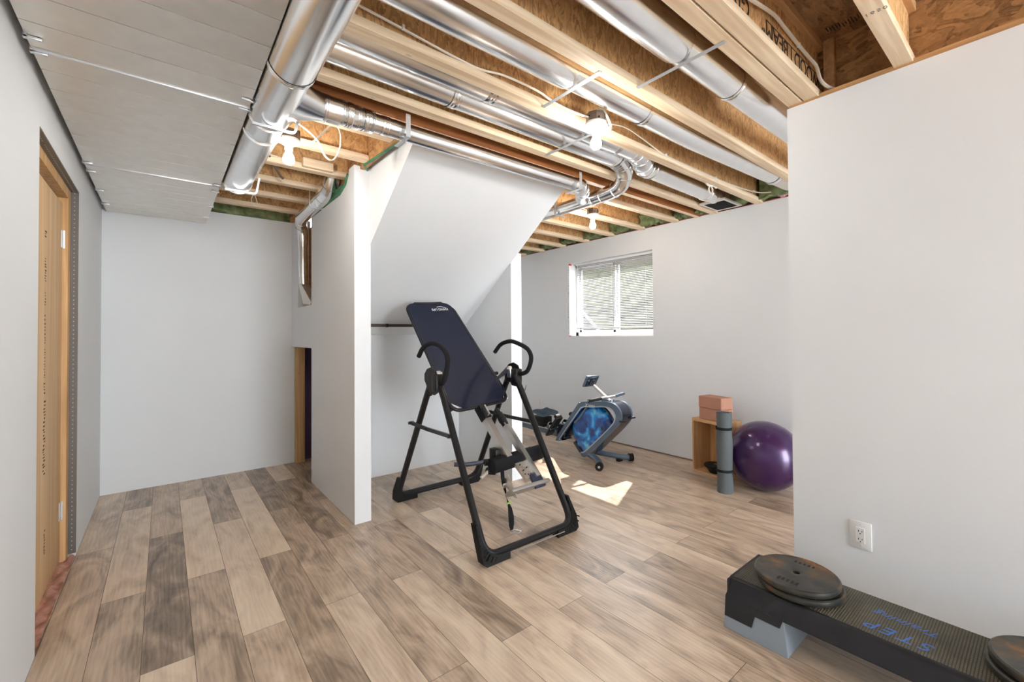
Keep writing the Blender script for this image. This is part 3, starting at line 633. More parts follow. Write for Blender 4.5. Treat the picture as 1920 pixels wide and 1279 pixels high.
lamp('bare lit bulb in porcelain holder hanging by the middle joist with cable loops', 1.800, 1.515, 2.410)
lamp('farthest bare lit bulb in porcelain holder above the rowing machine', 3.155, 2.705, 2.412)
bm = BM(); box(bm, .48, .60, 2.66, 2.68, 2.41, H); box(bm, .53, .55, 2.66, 2.84, H-.003, H); tag(obj('box_bracket', bm, DARKBOX), 'dark bracket fixing the alcove bulb to its joist', 'bracket')

# ------------------------------------------------------------------ cables
def cable(name, label, pts, r=.0045, m=CABLE, n=7, sx=1.5, clips=()):
    t = thing(name, label, 'cable', tuple(pts[0])); bm = BM(); tube(bm, spline(pts, n), r, 8, sx=1, sy=sx); obj('cable_sheath', bm, m, t)
    for c in clips:
        bm = BM(); box(bm, c[0]-.005, c[0]+.005, c[1]-.014, c[1]+.002, c[2]-.009, c[2]+.009, .002); obj('staple', bm, WHITE_PL, t)
    return t
yw = Y0+PITCH-.034
cable('electrical_cable', 'white cable stapled along the joist towards the middle bulb', [(.45, yw, 2.545), (.562, yw, 2.539), (.682, yw, 2.531), (1.071, yw, 2.505), (1.25, yw, 2.528), (1.456, yw, 2.53), (1.549, yw, 2.515), (1.60, yw-.01, 2.50), (1.68, yw-.04, 2.475), (1.76, 1.52, 2.445)], clips=((.74, yw, 2.529),))
cable('electrical_cable', 'white cable wandering from the middle bulb box along the joist to the window wall', [(1.84, 1.50, 2.44), (1.90, 1.50, 2.42), (1.93, 1.52, 2.46), (1.90, 1.54, 2.54), (1.87, 1.56, 2.56), (1.93, 1.57, 2.54), (1.97, 1.585, 2.50), (1.93, 1.60, 2.47), (2.0, yw, 2.52), (2.174, yw, 2.556), (2.365, yw, 2.536), (2.605, yw, 2.495), (2.85, yw, 2.49), (3.175, yw, 2.488), (3.6, yw, 2.50), (3.979, yw, 2.525), (4.10, yw-.08, 2.52), (4.14, 1.30, 2.51)], clips=((2.62, yw, 2.494), (3.3, yw, 2.491), (3.98, yw, 2.525)))
cable('electrical_cable', 'thick white cable draped over the lettered beam to the top of the near right wall', [(1.62, .70, 2.55), (1.749, .70, 2.572), (1.986, .71, 2.63), (2.12, .715, 2.635), (2.288, .715, 2.628), (2.40, .71, 2.615), (2.466, .70, 2.595), (2.50, .69, 2.53), (2.535, .66, 2.492), (2.58, .62, 2.485), (2.62, .585, 2.482)], r=.0055, clips=((2.288, .722, 2.63),))
cable('electrical_cable', 'white cable loop hanging beside the alcove bulb under the branch duct', [(.46, 2.44, 2.44), (.56, 2.50, 2.43), (.66, 2.56, 2.40), (.72, 2.60, 2.33), (.77, 2.62, 2.33), (.80, 2.60, 2.40), (.79, 2.56, 2.47), (.77, 2.55, 2.5)])
cable('electrical_cable', 'short white cable tails sticking out above the alcove bulb', [(.50, 2.62, 2.43), (.55, 2.56, 2.47), (.60, 2.50, 2.50), (.62, 2.48, 2.53)])
cable('electrical_cable', 'cut white cable end crossing the hanging loop over the alcove', [(.74, 2.48, 2.50), (.70, 2.53, 2.45), (.66, 2.57, 2.40), (.63, 2.59, 2.375)])
cable('electrical_cable', 'white cable curling from the farthest bulb box', [(3.10, 2.66, 2.50), (3.19, 2.70, 2.54), (3.235, 2.70, 2.52), (3.24, 2.70, 2.46), (3.21, 2.70, 2.44)], r=.005)
cable('electrical_cable', 'thin white cable running along the joist behind the farthest bulb', [(3.04, 2.83, 2.50), (3.10, 2.84, 2.52), (3.35, 2.84, 2.50), (3.6, 2.84, 2.475), (3.85, 2.83, 2.50)], r=.0035, clips=((3.06, 2.845, 2.51), (3.6, 2.845, 2.478)))
cable('electrical_cable', 'white cable running along the alcove joist behind the bulb', [(.45, 3.24, 2.50), (.55, 3.24, 2.505), (.68, 3.24, 2.495), (.83, 3.24, 2.50), (.92, 3.24, 2.52)], r=.004, clips=((.80, 3.245, 2.50),))
cable('electrical_cable', 'dark curved cable poking out between the alcove joists', [(.50, 3.18, 2.52), (.56, 3.28, 2.49), (.63, 3.40, 2.44), (.66, 3.44, 2.43)], r=.009, m=DARKCABLE, sx=1)
cable('electrical_cable', 'short dark cable end farther back between the alcove joists', [(.52, 3.706, 2.53), (.58, 3.74, 2.505), (.66, 3.80, 2.51)], r=.009, m=DARKCABLE, sx=1)
cable('electrical_cable', 'small looped wire hanging near the far end of the large round duct', [(.57, 4.09, 2.466), (.555, 4.10, 2.42), (.57, 4.11, 2.38), (.60, 4.11, 2.385), (.59, 4.10, 2.43), (.575, 4.09, 2.464)], r=.003, sx=1)
bm = BM(); box(bm, .74, .94, 3.20, 3.235, 2.47, 2.53, .003); tag(obj('wood_block', bm, PINE), 'small pale wood block between the alcove joists next to the sloping duct', 'block')
# coil of wire on a joist near the window wall
bm = BM()
for k in range(3):
    tube(bm, [(3.36+.03*math.cos(a)+k*.003, 1.67+.004*k, H-.035+.028*math.sin(a)) for a in [i*PI/8 for i in range(17)]], .004, 6)
tube(bm, spline([(3.28, 1.67, H+.002), (3.33, 1.672, H-.008), (3.40, 1.67, H+.004), (3.45, 1.672, H-.002)], 5), .008, 8)
tag(obj('wire_coil', bm, CABLE), 'small white coil of wire hanging from a joist near the register boot', 'cable')

# ------------------------------------------------------------------ window, blind and what lies outside
bm = BM(); fx0, fx1 = 4.33, 4.39
t = struct('window_1', (lambda b: (box(b, fx0, fx1, wy0, wy0+.045, wz0, wz1), box(b, fx0, fx1, wy1-.045, wy1, wz0, wz1), box(b, fx0, fx1, wy0, wy1, wz0, wz0+.05), box(b, fx0, fx1, wy0, wy1, wz1-.05, wz1), b)[-1])(BM()), WHITE_VINYL)
t['label'] = 'white vinyl slider window set deep in the window wall'
mid = (wy0+wy1)/2-.02
for a, b_, x in ((wy0+.045, mid+.03, fx0+.004), (mid-.03, wy1-.045, fx0+.03)):
    bm = BM(); z0, z1 = wz0+.05, wz1-.05; s = .03
    box(bm, x, x+.025, a, a+s, z0, z1); box(bm, x, x+.025, b_-s, b_, z0, z1); box(bm, x, x+.025, a, b_, z0, z0+s); box(bm, x, x+.025, a, b_, z1-s, z1)
    sa = obj('window_sash', bm, WHITE_VINYL, t)
    bm = BM(); box(bm, x+.010, x+.013, a+s, b_-s, z0+s, z1-s); obj('window_pane', bm, GLASS, sa)
bm = BM(); box(bm, WX-.002, fx0, wy0-.001, wy1+.001, wz0-.004, wz0+.004); box(bm, WX+.001, fx0, wy1-.004, wy1+.003, wz0, wz1); box(bm, WX+.001, fx0, wy0-.003, wy0+.004, wz0, wz1); struct('trim_9', bm, WHITE_VINYL)
rr = random.Random(9)
bm = BM()
for i in range(26):
    z = wz0+.03+i*.035; box(bm, WX-.0015, WX+.0005, wy1-.001+rr.uniform(0, .004), wy1+.003+rr.uniform(0, .006), z, z+rr.uniform(.01, .034))
struct('trim_10', bm, mat('chipped_grey_edge', (.25, .24, .23), .9))
for i, (a, b_) in enumerate(((wz1-.02, wz1+.004), (wz0-.004, wz0+.010))):
    bm = BM(); box(bm, WX-.002, WX+.03, wy1-.022, wy1-.002, a, b_); tag(obj('red_tape_scrap', bm, mat('red_tape', (.6, .06, .05), .5)), 'tiny red tape scrap at the %s left corner of the window' % ('upper', 'lower')[i], 'tape')
bl = thing('window_blind', 'white horizontal slat blind lowered almost to the window sill', 'blind', (WX+.07, (wy0+wy1)/2, wz0+.11))
bm = BM(); by0, by1 = wy0+.012, wy1-.075; bxc = WX+.075
zb, zt = wz0+.118, wz1-.035; n = 42
for i in range(n):
    z = zb+(zt-zb)*i/(n-1); tl = math.radians(28 if i < n-7 else 62); c, s = math.cos(tl)*.008, math.sin(tl)*.008
    v = [bm.verts.new(p) for p in ((bxc-c, by0, z-s), (bxc+c, by0, z+s), (bxc+c, by1, z+s), (bxc-c, by1, z-s))]
    m_ = [bm.verts.new((bxc-s*.15, y, z+c*.12)) for y in (by0, by1)]
    bm.faces.new((v[0], m_[0], m_[1], v[3])); bm.faces.new((m_[0], v[1], v[2], m_[1]))
obj('slats', bm, mat('blind_vinyl', (.5, .5, .51), .5), bl)
bm = BM(); box(bm, bxc-.022, bxc+.022, by0, by1, wz1-.032, wz1-.003, .002); obj('headrail', bm, WHITE_PL, bl)
bm = BM(); box(bm, bxc-.014, bxc+.014, by0, by1, zb-.026, zb-.008, .003); obj('bottom_rail', bm, WHITE_PL, bl)
for y in (by0+.12, (by0+by1)/2, by1-.12):
    bm = BM(); tube(bm, [(bxc-.016, y, zb-.01), (bxc-.016, y, wz1-.02)], .0012, 5); obj('ladder_cord', bm, WHITE_PL, bl)
bm = BM(); tube(bm, [(bxc-.026, by1-.03, wz0+.16), (bxc-.026, by1-.03, wz1-.03)], .004, 6); obj('tilt_wand', bm, WHITE_PL, bl)
# outside
bm = BM(); box(bm, 4.42, 16, -6, 16, .85, 1.0); struct('ground_outside_floor', bm, mat('grey_concrete', (.02, .02, .02), .9, noise=.2, nscale=3))
t = thing('neighbour_house', 'grey neighbouring house seen through the blind', 'house', (11, 7, 1.0))
bm = BM(); box(bm, 11, 11.2, 0, 16, 1.0, 5.2); obj('siding_wall', bm, mat('grey_siding', (.075, .08, .095), .7), t)
bm = BM(); box(bm, 10.7, 11.3, 0, 16, 2.35, 2.75); obj('eave', bm, mat('blue_grey_eave', (.028, .038, .055), .7), t)
t = thing('deck_stair', 'dark diagonal deck stair outside the window', 'stair', (6.2, 5.4, 1.0))
bm = BM(); tube(bm, [(6.3, 6.0, 1.95), (6.3, 5.0, 1.02)], .06, 4, square=True); obj('stair_stringer', bm, mat('grey_blue_timber', (.008, .011, .016), .8), t)
bm = BM(); box(bm, 6.25, 6.35, 6.0, 6.1, 1.0, 2.2); obj('stair_post', bm, mat('grey_post', (.03, .035, .04), .8), t)
bm = BM(); b2 = bmesh.new(); bmesh.ops.create_icosphere(b2, subdivisions=4, radius=1)
for v in b2.verts: v.co *= 1+random.uniform(-.12, .12)
merge(bm, b2, Matrix.Translation((9.2, 6.6, 2.35)) @ Matrix.Diagonal((.6, 5.0, 1.35, 1)))
tag(obj('garden_hedge', bm, mat('olive_leaves', (.050, .052, .028), .9, noise=.5, nscale=6)), 'olive green foliage seen through the upper part of the blind', 'hedge')

# ------------------------------------------------------------------ outlets
def outlet(label, base, xd, wdt, hgt, full=True):
    # plate on a wall facing -X at plane x=base.x
    x, y, z = base; t = thing('wall_outlet', label, 'outlet', base)
    bm = BM(); box(bm, x-.006, x, y-wdt/2, y+wdt/2, z-hgt/2, z+hgt/2, .003, 2); obj('cover_plate', bm, WHITE_PL, t)
    bm = BM(); box(bm, x-.0085, x-.005, y-.0165, y+.0165, z-.034, z+.034, .001, 1); rc = obj('receptacle', bm, WHITE_PL, t)
    if full:
        bm = BM()
        for dz in (.017, -.019):
            for dy in (-.0065, .0065): box(bm, x-.009, x-.0083, y+dy-.0012, y+dy+.0012, z+dz-.002, z+dz+.006)
            box(bm, x-.009, x-.0083, y-.0022, y+.0022, z+dz-.011, z+dz-.007)
        obj('socket_slots', bm, HOLE, rc)
        bm = BM()
        for dz in (.049, -.049): tube(bm, [(x-.0068, y, z+dz), (x-.0058, y, z+dz)], .003, 8)
        obj('screw', bm, ZINC, t)
outlet('white two-socket wall outlet on the near right wall above the weight plates', (RX-.0003, .570, .364), 0, .082, .125)
outlet('small white wall outlet low on the window wall behind the rowing machine seat', (WX-.0003, 4.60, .345), 0, .075, .118)

# ------------------------------------------------------------------ closet rod and pole
t = thing('closet_rod', 'dark clothes rod fixed across the closet under the stair soffit', 'rod', (1.8, 3.74, 1.385))
bm = BM(); tube(bm, [(1.142, 3.74, 1.387), (2.40, 3.74, 1.387)], .0135, 14); obj('rod_tube', bm, mat('dark_bronze', (.09, .07, .06), .35, .7), t)
bm = BM(); tube(bm, [(2.345, 3.74, 1.387), (2.409, 3.74, 1.387)], .018, 14); obj('rod_socket', bm, ZINC, t)
bm = BM(); tube(bm, [(1.55, 3.74, 1.387), (1.57, 3.74, 1.387)], .0165, 14); obj('rod_collar', bm, BLACK_PL, t)
bm = BM(); tube(bm, [(3.37, 4.30, .01), (3.40, 4.12, .40), (3.424, 4.0, .68)], [.012, .010, .003], 10); tag(obj('leaning_pole', bm, BLACK_PL), 'thin black pole standing behind the closet corner pier', 'pole')

# ------------------------------------------------------------------ inversion table
IT = thing('inversion_table', 'folding inversion table with navy bed and black A-frame legs', 'inversion table', (1.78, 2.62, 0))
LX, RXx = 1.43, 2.12
# front and rear U frames
def uframe(name, y, ytop, xl, xr, ztop, zj):
    r = .0205
    pts = [(xl+.02, ytop, ztop), (xl+.02, ytop+(y-ytop)*.12, ztop*.90), (xl, y, .045), (xr, y, .045), (xr-.02, ytop+(y-ytop)*.12, ztop*.90), (xr-.02, ytop, ztop)]
    p = [pts[0]]+fillet(pts[1:5], .095, 9)+[pts[5]]
    bm = BM(); tube(bm, p, r, 16, sx=1, sy=1.25, up=(1, 0, 0)); o = obj(name, bm, BLACK_METAL, IT); return o
ff = uframe('front_leg_frame', 2.02, 2.585, LX-.012, RXx, .985, 0)
rf = uframe('rear_leg_frame', 3.225, 2.70, LX, RXx+.04, .985, 0)
bm = BM(); tube(bm, [(1.62, 1.992, .026), (2.02, 1.992, .026)], .0035, 6); obj('chrome_strip', bm, ALU, ff)
def foot(x, y, s, d):
    # ribbed rubber corner boot, s = side (-1 left, +1 right), d = frame lean direction in y
    bm = BM(); o_ = x
    arc = [(o_-s*.095+s*.100*math.cos(-a*PI/16), .145+.100*math.sin(-a*PI/16)) for a in range(9)]
    pts = [(o_-s*.160, .0), (o_+s*.005, .0), (o_+s*.028, .018), (o_+s*.033, .09), (o_+s*.022, .205), (o_+s*.004, .205)]+arc+[(o_-s*.160, .045)]
    prism(bm, pts, y-.029, y+.029, 'Y')
    b2 = bmesh.new(); b2.free()
    sh = (2.585-2.02)/.985*(1 if d < 0 else -1)*.95
    for v in bm.verts:
        if v.co.z > .05: v.co.y += (v.co.z-.05)*sh*(1 if d < 0 else .86)
    fo = obj('rubber_foot', bm, BLACK_RUB, IT)
    if d < 0:
        bm = BM()
        for k in range(5): 
            a = math.radians(-72+k*12); c = Vector((o_-s*.095, y-.0295, .145)); d_k = Vector((s*math.cos(a), 0, math.sin(a)))
            tube(bm, [c+d_k*.110, c+d_k*(.150-.00002*(a*57.3+46)**2)], .004, 4, square=True)
        for k in range(7): 
            z = .095+k*.015; box(bm, o_+s*.028-s*k*.0028-.004, o_+s*.028-s*k*.0028+.004, y-.03+(z-.05)*sh, y+.026+(z-.05)*sh, z, z+.008)
        obj('foot_rib', bm, HOLE, fo)
foot(LX-.015, 2.02, -1, -1); foot(RXx+.005, 2.02, 1, -1); foot(LX-.004, 3.225, -1, 1); foot(RXx+.045, 3.225, 1, 1)
# folding spreader arms
for x, nm_ in ((LX-.012, 'l'), (RXx+.006, 'r')):
    bm = BM(); tube(bm, [(x, 2.40, .655), (x, 2.70, .650), (x, 2.96, .655)], .0125, 4, square=True, sy=.5); tube(bm, [(x-.012, 2.72, .651), (x+.012, 2.72, .651)], .008, 8); tube(bm, [(x-.02, 2.40, .655), (x+.02, 2.40, .655)], .011, 10); tube(bm, [(x-.02, 2.96, .655), (x+.02, 2.96, .655)], .011, 10)
    obj('spreader_arm', bm, BLACK_METAL, IT)
# pivot housings
for x, s in ((LX+.004, -1), (RXx-.004, 1)):
    bm = BM()
    hx = x+s*.012
    pts = [(2.56, .915), (2.60, .895), (2.66, .90), (2.735, .985), (2.735, 1.03), (2.70, 1.065), (2.645, 1.08), (2.59, 1.06), (2.56, 1.00)]
    prism(bm, pts, min(hx-s*.002, hx+s*.012), max(hx-s*.002, hx+s*.012), 'X', .002); ho = obj('pivot_housing', bm, BLACK_PL, IT)
    bm = BM(); box(bm, x-.030, x+.030, 2.555, 2.625, .92, 1.035, .006); box(bm, x-.022, x+.022, 2.63, 2.71, .93, 1.0, .005); obj('leg_bracket', bm, BLACK_PL, IT)
    bm = BM(); tube(bm, [(x-s*.045, 2.64, 1.035), (x-s*.015, 2.64, 1.035)], .018, 16); tube(bm, [(x-s*.06, 2.64, 1.035), (x-s*.045, 2.64, 1.035)], .009, 12); box(bm, x-s*.03-.008, x-s*.03+.008, 2.615, 2.66, .965, 1.04, .003); obj('pivot_latch', bm, ALU, IT)
    # looping grip
    g = [(x, 2.60, .965), (x, 2.52, .985), (x, 2.475, 1.055), (x, 2.455, 1.14), (x, 2.50, 1.20), (x, 2.60, 1.236), (x, 2.70, 1.238), (x, 2.80, 1.205), (x, 2.865, 1.145)]
    if s > 0: g = [(x, 2.63, 1.03), (x, 2.585, 1.015), (x, 2.53, 1.0), (x, 2.455, 1.03), (x, 2.415, 1.12), (x, 2.45, 1.185), (x, 2.55, 1.225), (x, 2.66, 1.245), (x, 2.78, 1.22), (x, 2.865, 1.155)]
    bm = BM(); tube(bm, spline(g, 7), .0165, 14); obj('foam_grip', bm, BLACK_FOAM, IT)
# bed
TOPc, BOTc = Vector((1.762, 3.36, 1.572)), Vector((1.842, 2.655, .773))
bd = (TOPc-BOTc).normalized(); bxv = Vector((1, 0, 0)); bxv = (bxv-bd*bxv.dot(bd)).normalized(); bn = bd.cross(bxv).normalized()
if bn.y > 0: bn = -bn
Lb = (TOPc-BOTc).length
def bp(u, v, o=0): return BOTc+bd*v+bxv*u+bn*o
wt, wb_ = .213, .262
outl = [bp(-wt, Lb*.985), bp(wt, Lb*.985), bp(wb_, .0), bp(-wb_, .0)]
path = fillet([(outl[0]+outl[1])/2, outl[1], outl[2], outl[3], outl[0], (outl[0]+outl[1])/2], .085, 8)
bm = BM(); tube(bm, path, .0135, 12); obj('bed_frame', bm, BLACK_METAL, IT)
# stretched fabric with cut-away corners
b = bmesh.new(); nu, nv = 16, 40; grid = {}
def halfw(v):
    t = v/Lb; w_ = wb_+(wt-wb_)*t+.015
    e = .0
    d_top = Lb-v
    lim = 1e9
    if d_top < .085: lim = (wt-.085)+(.10)*(d_top/.085)**.75
    if v < .085: lim = min(lim, (wb_-.10)+.115*(v/.085)**.75)
    return min(w_, lim)
for j in range(nv+1):
    tt = j/nv; v = -.012+(Lb+.012)*tt; hw = halfw(max(v, 0))
    for i in range(nu+1):
        u = (i/nu*2-1); sag = -.022*(1-abs(u)**2.4)*min(1, 6*tt*(1-tt)+.15)
        grid[i, j] = b.verts.new(bp(u*hw, v, .014+sag))
for j in range(nv):
    for i in range(nu): b.faces.new((grid[i, j], grid[i+1, j], grid[i+1, j+1], grid[i, j+1]))
so = bmesh.ops.solidify(b, geom=b.faces[:], thickness=.004)
bm = BM(); merge(bm, b); bed = obj('bed_fabric', bm, NAVY, IT, angle=60)
text('printed_logo', 'HANG UPS', INK_WHITE, bed, .036, bp(.165, Lb*.925, .0148), -bxv, -bd, ext=.0005, shear=.2, space=.92)
bm = BM(); tube(bm, spline([bp(.06, Lb*.94, .015), bp(.10, Lb*.945, .016), bp(.15, Lb*.925, .016)], 5), .0022, 4); obj('logo_swoosh', bm, INK_WHITE, bed)
# bed cradle below and roller hinge arms
bm = BM(); tube(bm, [bp(-.20, .10, -.03), bp(.20, .10, -.03)], .014, 4, square=True); tube(bm, [bp(0, .02, -.035), bp(0, .60, -.035)], .018, 4, square=True); tube(bm, [bp(-.22, .34, -.03), bp(.22, .34, -.03)], .014, 4, square=True); obj('bed_cradle', bm, BLACK_METAL, IT)
for s, x in ((-1, LX+.04), (1, RXx-.04)):
    bm = BM(); tube(bm, [Vector((x, 2.64, 1.035)), bp(s*.255, .20, -.01), bp(s*.26, .02, -.015)], .017, 4, square=True, sy=.45); obj('hinge_arm', bm, ALU if s > 0 else BLACK_METAL, IT)
bm = BM(); tube(bm, [bp(.235, .26, 0), bp(.30, .26, .0)], .014, 10); obj('clamp_knob', bm, BLACK_PL, IT)
bm = BM(); tube(bm, [(LX+.03, 2.70, .935), (LX+.03, 2.755, .885)], .022, 12); obj('cam_knob', bm, BLACK_PL, IT)
# sliding shaft and ankle assembly
def ax(p, q, r, name, m, sx=1, sy=1, sq=True, parent=IT, up=None):
    bm = BM(); tube(bm, [p, q], r, 14, square=sq, sx=sx, sy=sy, up=up); return obj(name, bm, m, parent)
A0, A1 = Vector((1.822, 2.66, .765)), Vector((1.862, 2.375, .445))
ax(A0, A0+(A1-A0)*.26, .031, 'shaft_sleeve', BLACK_METAL, 1, 1)
bm = BM(); c = A0+(A1-A0)*.13-Vector((0, .032, -.02)); tube(bm, [c-(A1-A0)*.09, c+(A1-A0)*.09], .026, 4, square=True, sy=.25, up=(0, 1, -.5)); obj('label_plate', bm, ALU, IT)
s1 = ax(A0+(A1-A0)*.2, A1, .024, 'height_shaft', ALU, 1, 1)
bm = BM()
for i in range(6):
    p = A0+(A1-A0)*(.30+i*.035)+Vector((0, -.022, -.019)); box(bm, p.x-.010, p.x+.010, p.y-.004, p.y+.002, p.z-.003, p.z+.003)
obj('height_mark', bm, INK, s1)
B0, B1 = Vector((1.945, 2.62, .735)), Vector((2.008, 2.235, .318))
ax(B0, B0+(B1-B0)*.03+Vector((0, 0, 0)), .022, 'rod_cap', BLACK_METAL, sq=False)
bm = BM(); bb = (B1-B0); tube(bm, [B0+bb*t for t in (.02, .06, .07, .12, .13, .18, .19, .25)], [.018, .022, .027, .027, .030, .030, .027, .026], 18); obj('rubber_handle', bm, BLACK_RUB, IT)
ax(B0+bb*.22, B1, .0215, 'handle_rod', ALU, 1, 1)
bm = BM(); tube(bm, [B0+bb*.72+Vector((-.055, .03, -.01)), B1+Vector((-.05, .02, .0))], .045, 4, square=True, sx=1.05, sy=.25, up=(1, 0, 0)); pl_ = obj('side_plate', bm, ALU, IT)
bm = BM()
for (u, v) in ((.3, -.02), (.5, .02), (.8, -.025), (.85, .0), (.85, .022), (.6, -.02)):
    q = B0+bb*(.72+.26*u)+Vector((-.055+v, -.0, -.0)); tube(bm, [q+Vector((0, .012, -.010)), q+Vector((0, -.0, .001))], .004, 8)
obj('rivet', bm, BLACK_PL, pl_)
# foam rollers
bm = BM(); P0, P1 = Vector((1.725, 2.385, .408)), Vector((2.185, 2.395, .428)); d_ = (P1-P0); tube(bm, [P0+d_*t for t in (0, .012, .03, .97, .988, 1)], [.040, .048, .052, .052, .048, .036], 24); obj('ankle_roller', bm, BLACK_FOAM, IT)
bm = BM(); tube(bm, fillet([(1.565, 2.60, .405), (1.63, 2.56, .398), (1.76, 2.50, .408), (2.20, 2.53, .42)], .03), .0155, 12); obj('ankle_bar', bm, mat('gunmetal_bar', (.10, .12, .16), .2, .9), IT)
bm = BM(); tube(bm, [(1.745, 2.49, .408), (1.765, 2.485, .408)], .024, 14); box(bm, 1.79, 1.84, 2.42, 2.50, .39, .50, .006); obj('roller_bracket', bm, BLACK_PL, IT)
bm = BM(); tube(bm, [(1.665, 2.42, .335), (1.735, 2.42, .372)], .012, 10); obj('adjust_pin', bm, mat('grey_pin', (.55, .52, .48), .4, .5), IT)
bm = BM(); tube(bm, [(1.72, 2.43, .37), (1.78, 2.42, .355)], .024, 10); obj('pin_knob', bm, BLACK_PL, IT)
# foot platform and end cap
bm = BM(); 
M_ = Matrix.Translation((1.905, 2.215, .272)) @ Matrix.Rotation(math.radians(-38), 4, 'X')
box(bm, -.165, .165, -.05, .05, -.010, .010, .003, M=M_)
for k in range(4): box(bm, -.165, .165, -.045+k*.026, -.038+k*.026, .009, .014, M=M_)
obj('foot_platform', bm, mat('grey_metal_tread', (.42, .41, .39), .4, .7), IT)
bm = BM(); M_ = Matrix.Translation(B1+Vector((-.012, -.01, -.02))) @ Matrix.Rotation(math.radians(-42), 4, 'X'); box(bm, -.045, .045, -.014, .010, -.05, .05, .004, M=M_); obj('end_cap', bm, mat('dark_blue_cap', (.03, .04, .08), .3), IT)
bm = BM(); prism(bm, [(2.30, .36), (2.20, .23), (2.235, .225), (2.36, .30)], 1.80, 1.806, 'X'); obj('heel_plate', bm, ALU, IT)
# hanging tether strap
def ribbon(bm, pts, ws, dirs, th=.0012):
    vs = [];
    for p, w_, d in zip(pts, ws, dirs):
        p = Vector(p); d = Vector(d).normalized(); n_ = Vector((0, 1, 0)); vs.append([bm.verts.new(p+d*w_*a+n_*th*o_) for a, o_ in ((-1, 0), (1, 0), (1, 1), (-1, 1))])
    for i in range(len(vs)-1):
        for k in range(4): bm.faces.new((vs[i][k], vs[i][(k+1) % 4], vs[i+1][(k+1) % 4], vs[i+1][k]))
    bm.faces.new(vs[0]); bm.faces.new(vs[-1])
bm = BM()
sp = [(1.80, 2.362, .385), (1.795, 2.35, .33), (1.79, 2.335, .29), (1.79, 2.315, .25), (1.783, 2.295, .215), (1.782, 2.275, .185), (1.782, 2.255, .150), (1.778, 2.238, .10), (1.770, 2.225, .06), (1.765, 2.217, .03)]
ribbon(bm, sp, [.016, .016, .013, .011, .004, .010, .018, .023, .021, .011], [(1, 0, 0)]*3+[(1, .3, 0), (1, 1.2, 0), (1, .5, 0), (1, .1, 0)]+[(1, 0, 0)]*3)
st = obj('tether_strap', bm, BLACK_FOAM, IT)
bm = BM(); box(bm, 1.777, 1.806, 2.317, 2.327, .268, .298, .002); obj('buckle', bm, ALU, st)
bm = BM(); box(bm, 1.768, 1.797, 2.262, 2.279, .182, .187); obj('lime_stitch', bm, LIMEG, st)
bm = BM(); tube(bm, [(1.752, 2.215, .016), (1.80, 2.19, .010), (1.83, 2.20, .012), (1.80, 2.225, .02), (1.765, 2.22, .03)], .0028, 6); obj('wire_clip', bm, ZINC, st)

# ------------------------------------------------------------------ rowing machine
RC = (3.4635, 2.7145, 0)
RM = thing('rowing_machine', 'slate-blue water rowing machine with a round blue tank standing in front of the window wall', 'rowing machine', RC)
def R(w_, a, z): return (RC[0]+w_, RC[1]+a, z)
def rp(pts): return [(RC[1]+a, z) for a, z in pts]
outer = [(.31, .045), (.10, .235), (-.06, .385), (-.135, .475), (-.148, .53), (-.125, .585), (-.06, .632), (.05, .632), (.20, .612), (.32, .60), (.375, .585), (.42, .548), (.56, .35), (.71, .145), (.685, .13)]
def smoothpoly(pts, r=.03): return [(p.x, p.y) for p in fillet([Vector((a, b, 0)) for a, b in pts], r, 4)]
ring_o = [(.36, .035), (.285, .05), (.08, .24), (-.085, .40), (-.14, .475), (-.147, .53), (-.12, .585), (-.055, .628), (.05, .632), (.20, .612), (.33, .60), (.38, .583), (.42, .548), (.72, .165), (.705, .13), (.66, .135)]
ring_i = [(.37, .075), (.31, .10), (.12, .27), (-.01, .395), (-.06, .46), (-.065, .515), (-.035, .555), (.02, .575), (.10, .572), (.20, .556), (.31, .545), (.355, .525), (.385, .495), (.66, .17), (.66, .15), (.655, .14)]
ring_o = [(p.x, p.y) for p in spline([Vector((a, b, 0)) for a, b in ring_o], 3)]; ring_i = [(p.x, p.y) for p in spline([Vector((a, b, 0)) for a, b in ring_i], 3)]
def band_prism(bm, A, B, x0, x1):
    n = len(A); V = [[bm.verts.new((x, RC[1]+p[0], p[1])) for p in L_] for x in (x0, x1) for L_ in (A, B)]
    for i in range(n-1):
        for a, b_ in ((0, 1), (2, 3), (0, 2), (1, 3)): bm.faces.new((V[a][i], V[a][i+1], V[b_][i+1], V[b_][i]))
    for i in (0, n-1): bm.faces.new((V[0][i], V[1][i], V[3][i], V[2][i]))
for s in (-1, 1):
    x0 = RC[0]+s*.09; bm = BM(); band_prism(bm, ring_o, ring_i, x0, x0-s*.022); sp_ = obj('side_frame', bm, ROW_BLUE, RM, angle=50)
    inn = [((a[0]*.80+b[0]*.20), (a[1]*.80+b[1]*.20)) for a, b in zip(ring_i, ring_o)]
    bm = BM(); band_prism(bm, inn, ring_i, x0+s*.0015, x0-s*.004); obj('edge_strip', bm, ROW_EDGE, sp_)
    if s < 0:
        text('brand_lettering', 'X', INK_WHITE, sp_, .052, (x0-.0025, RC[1]+.305, .5525), (0, -1, 0), (0, 0, 1), shear=.2)
        text('brand_lettering', 'TERRA', INK_WHITE, sp_, .030, (x0-.0025, RC[1]+.262, .5575), (0, -1, .06), (0, .06, 1), shear=.2)
bm = BM(); band_prism(bm, ring_o, [(a[0]*.9+b[0]*.1, a[1]*.9+b[1]*.1) for a, b in zip(ring_o, ring_i)], RC[0]-.069, RC[0]+.069); obj('front_shell', bm, ROW_DARK, RM, angle=50)
for z, a in ((.515, -.148),):
    bm = BM(); tube(bm, [R(-.095, a+.02, z-.05), R(-.05, a-.01, z-.05)], .010, 8); tube(bm, [R(.04, a-.005, z-.03), R(.11, a-.008, z-.03)], .011, 8); obj('transport_peg', bm, BLACK_PL, RM)
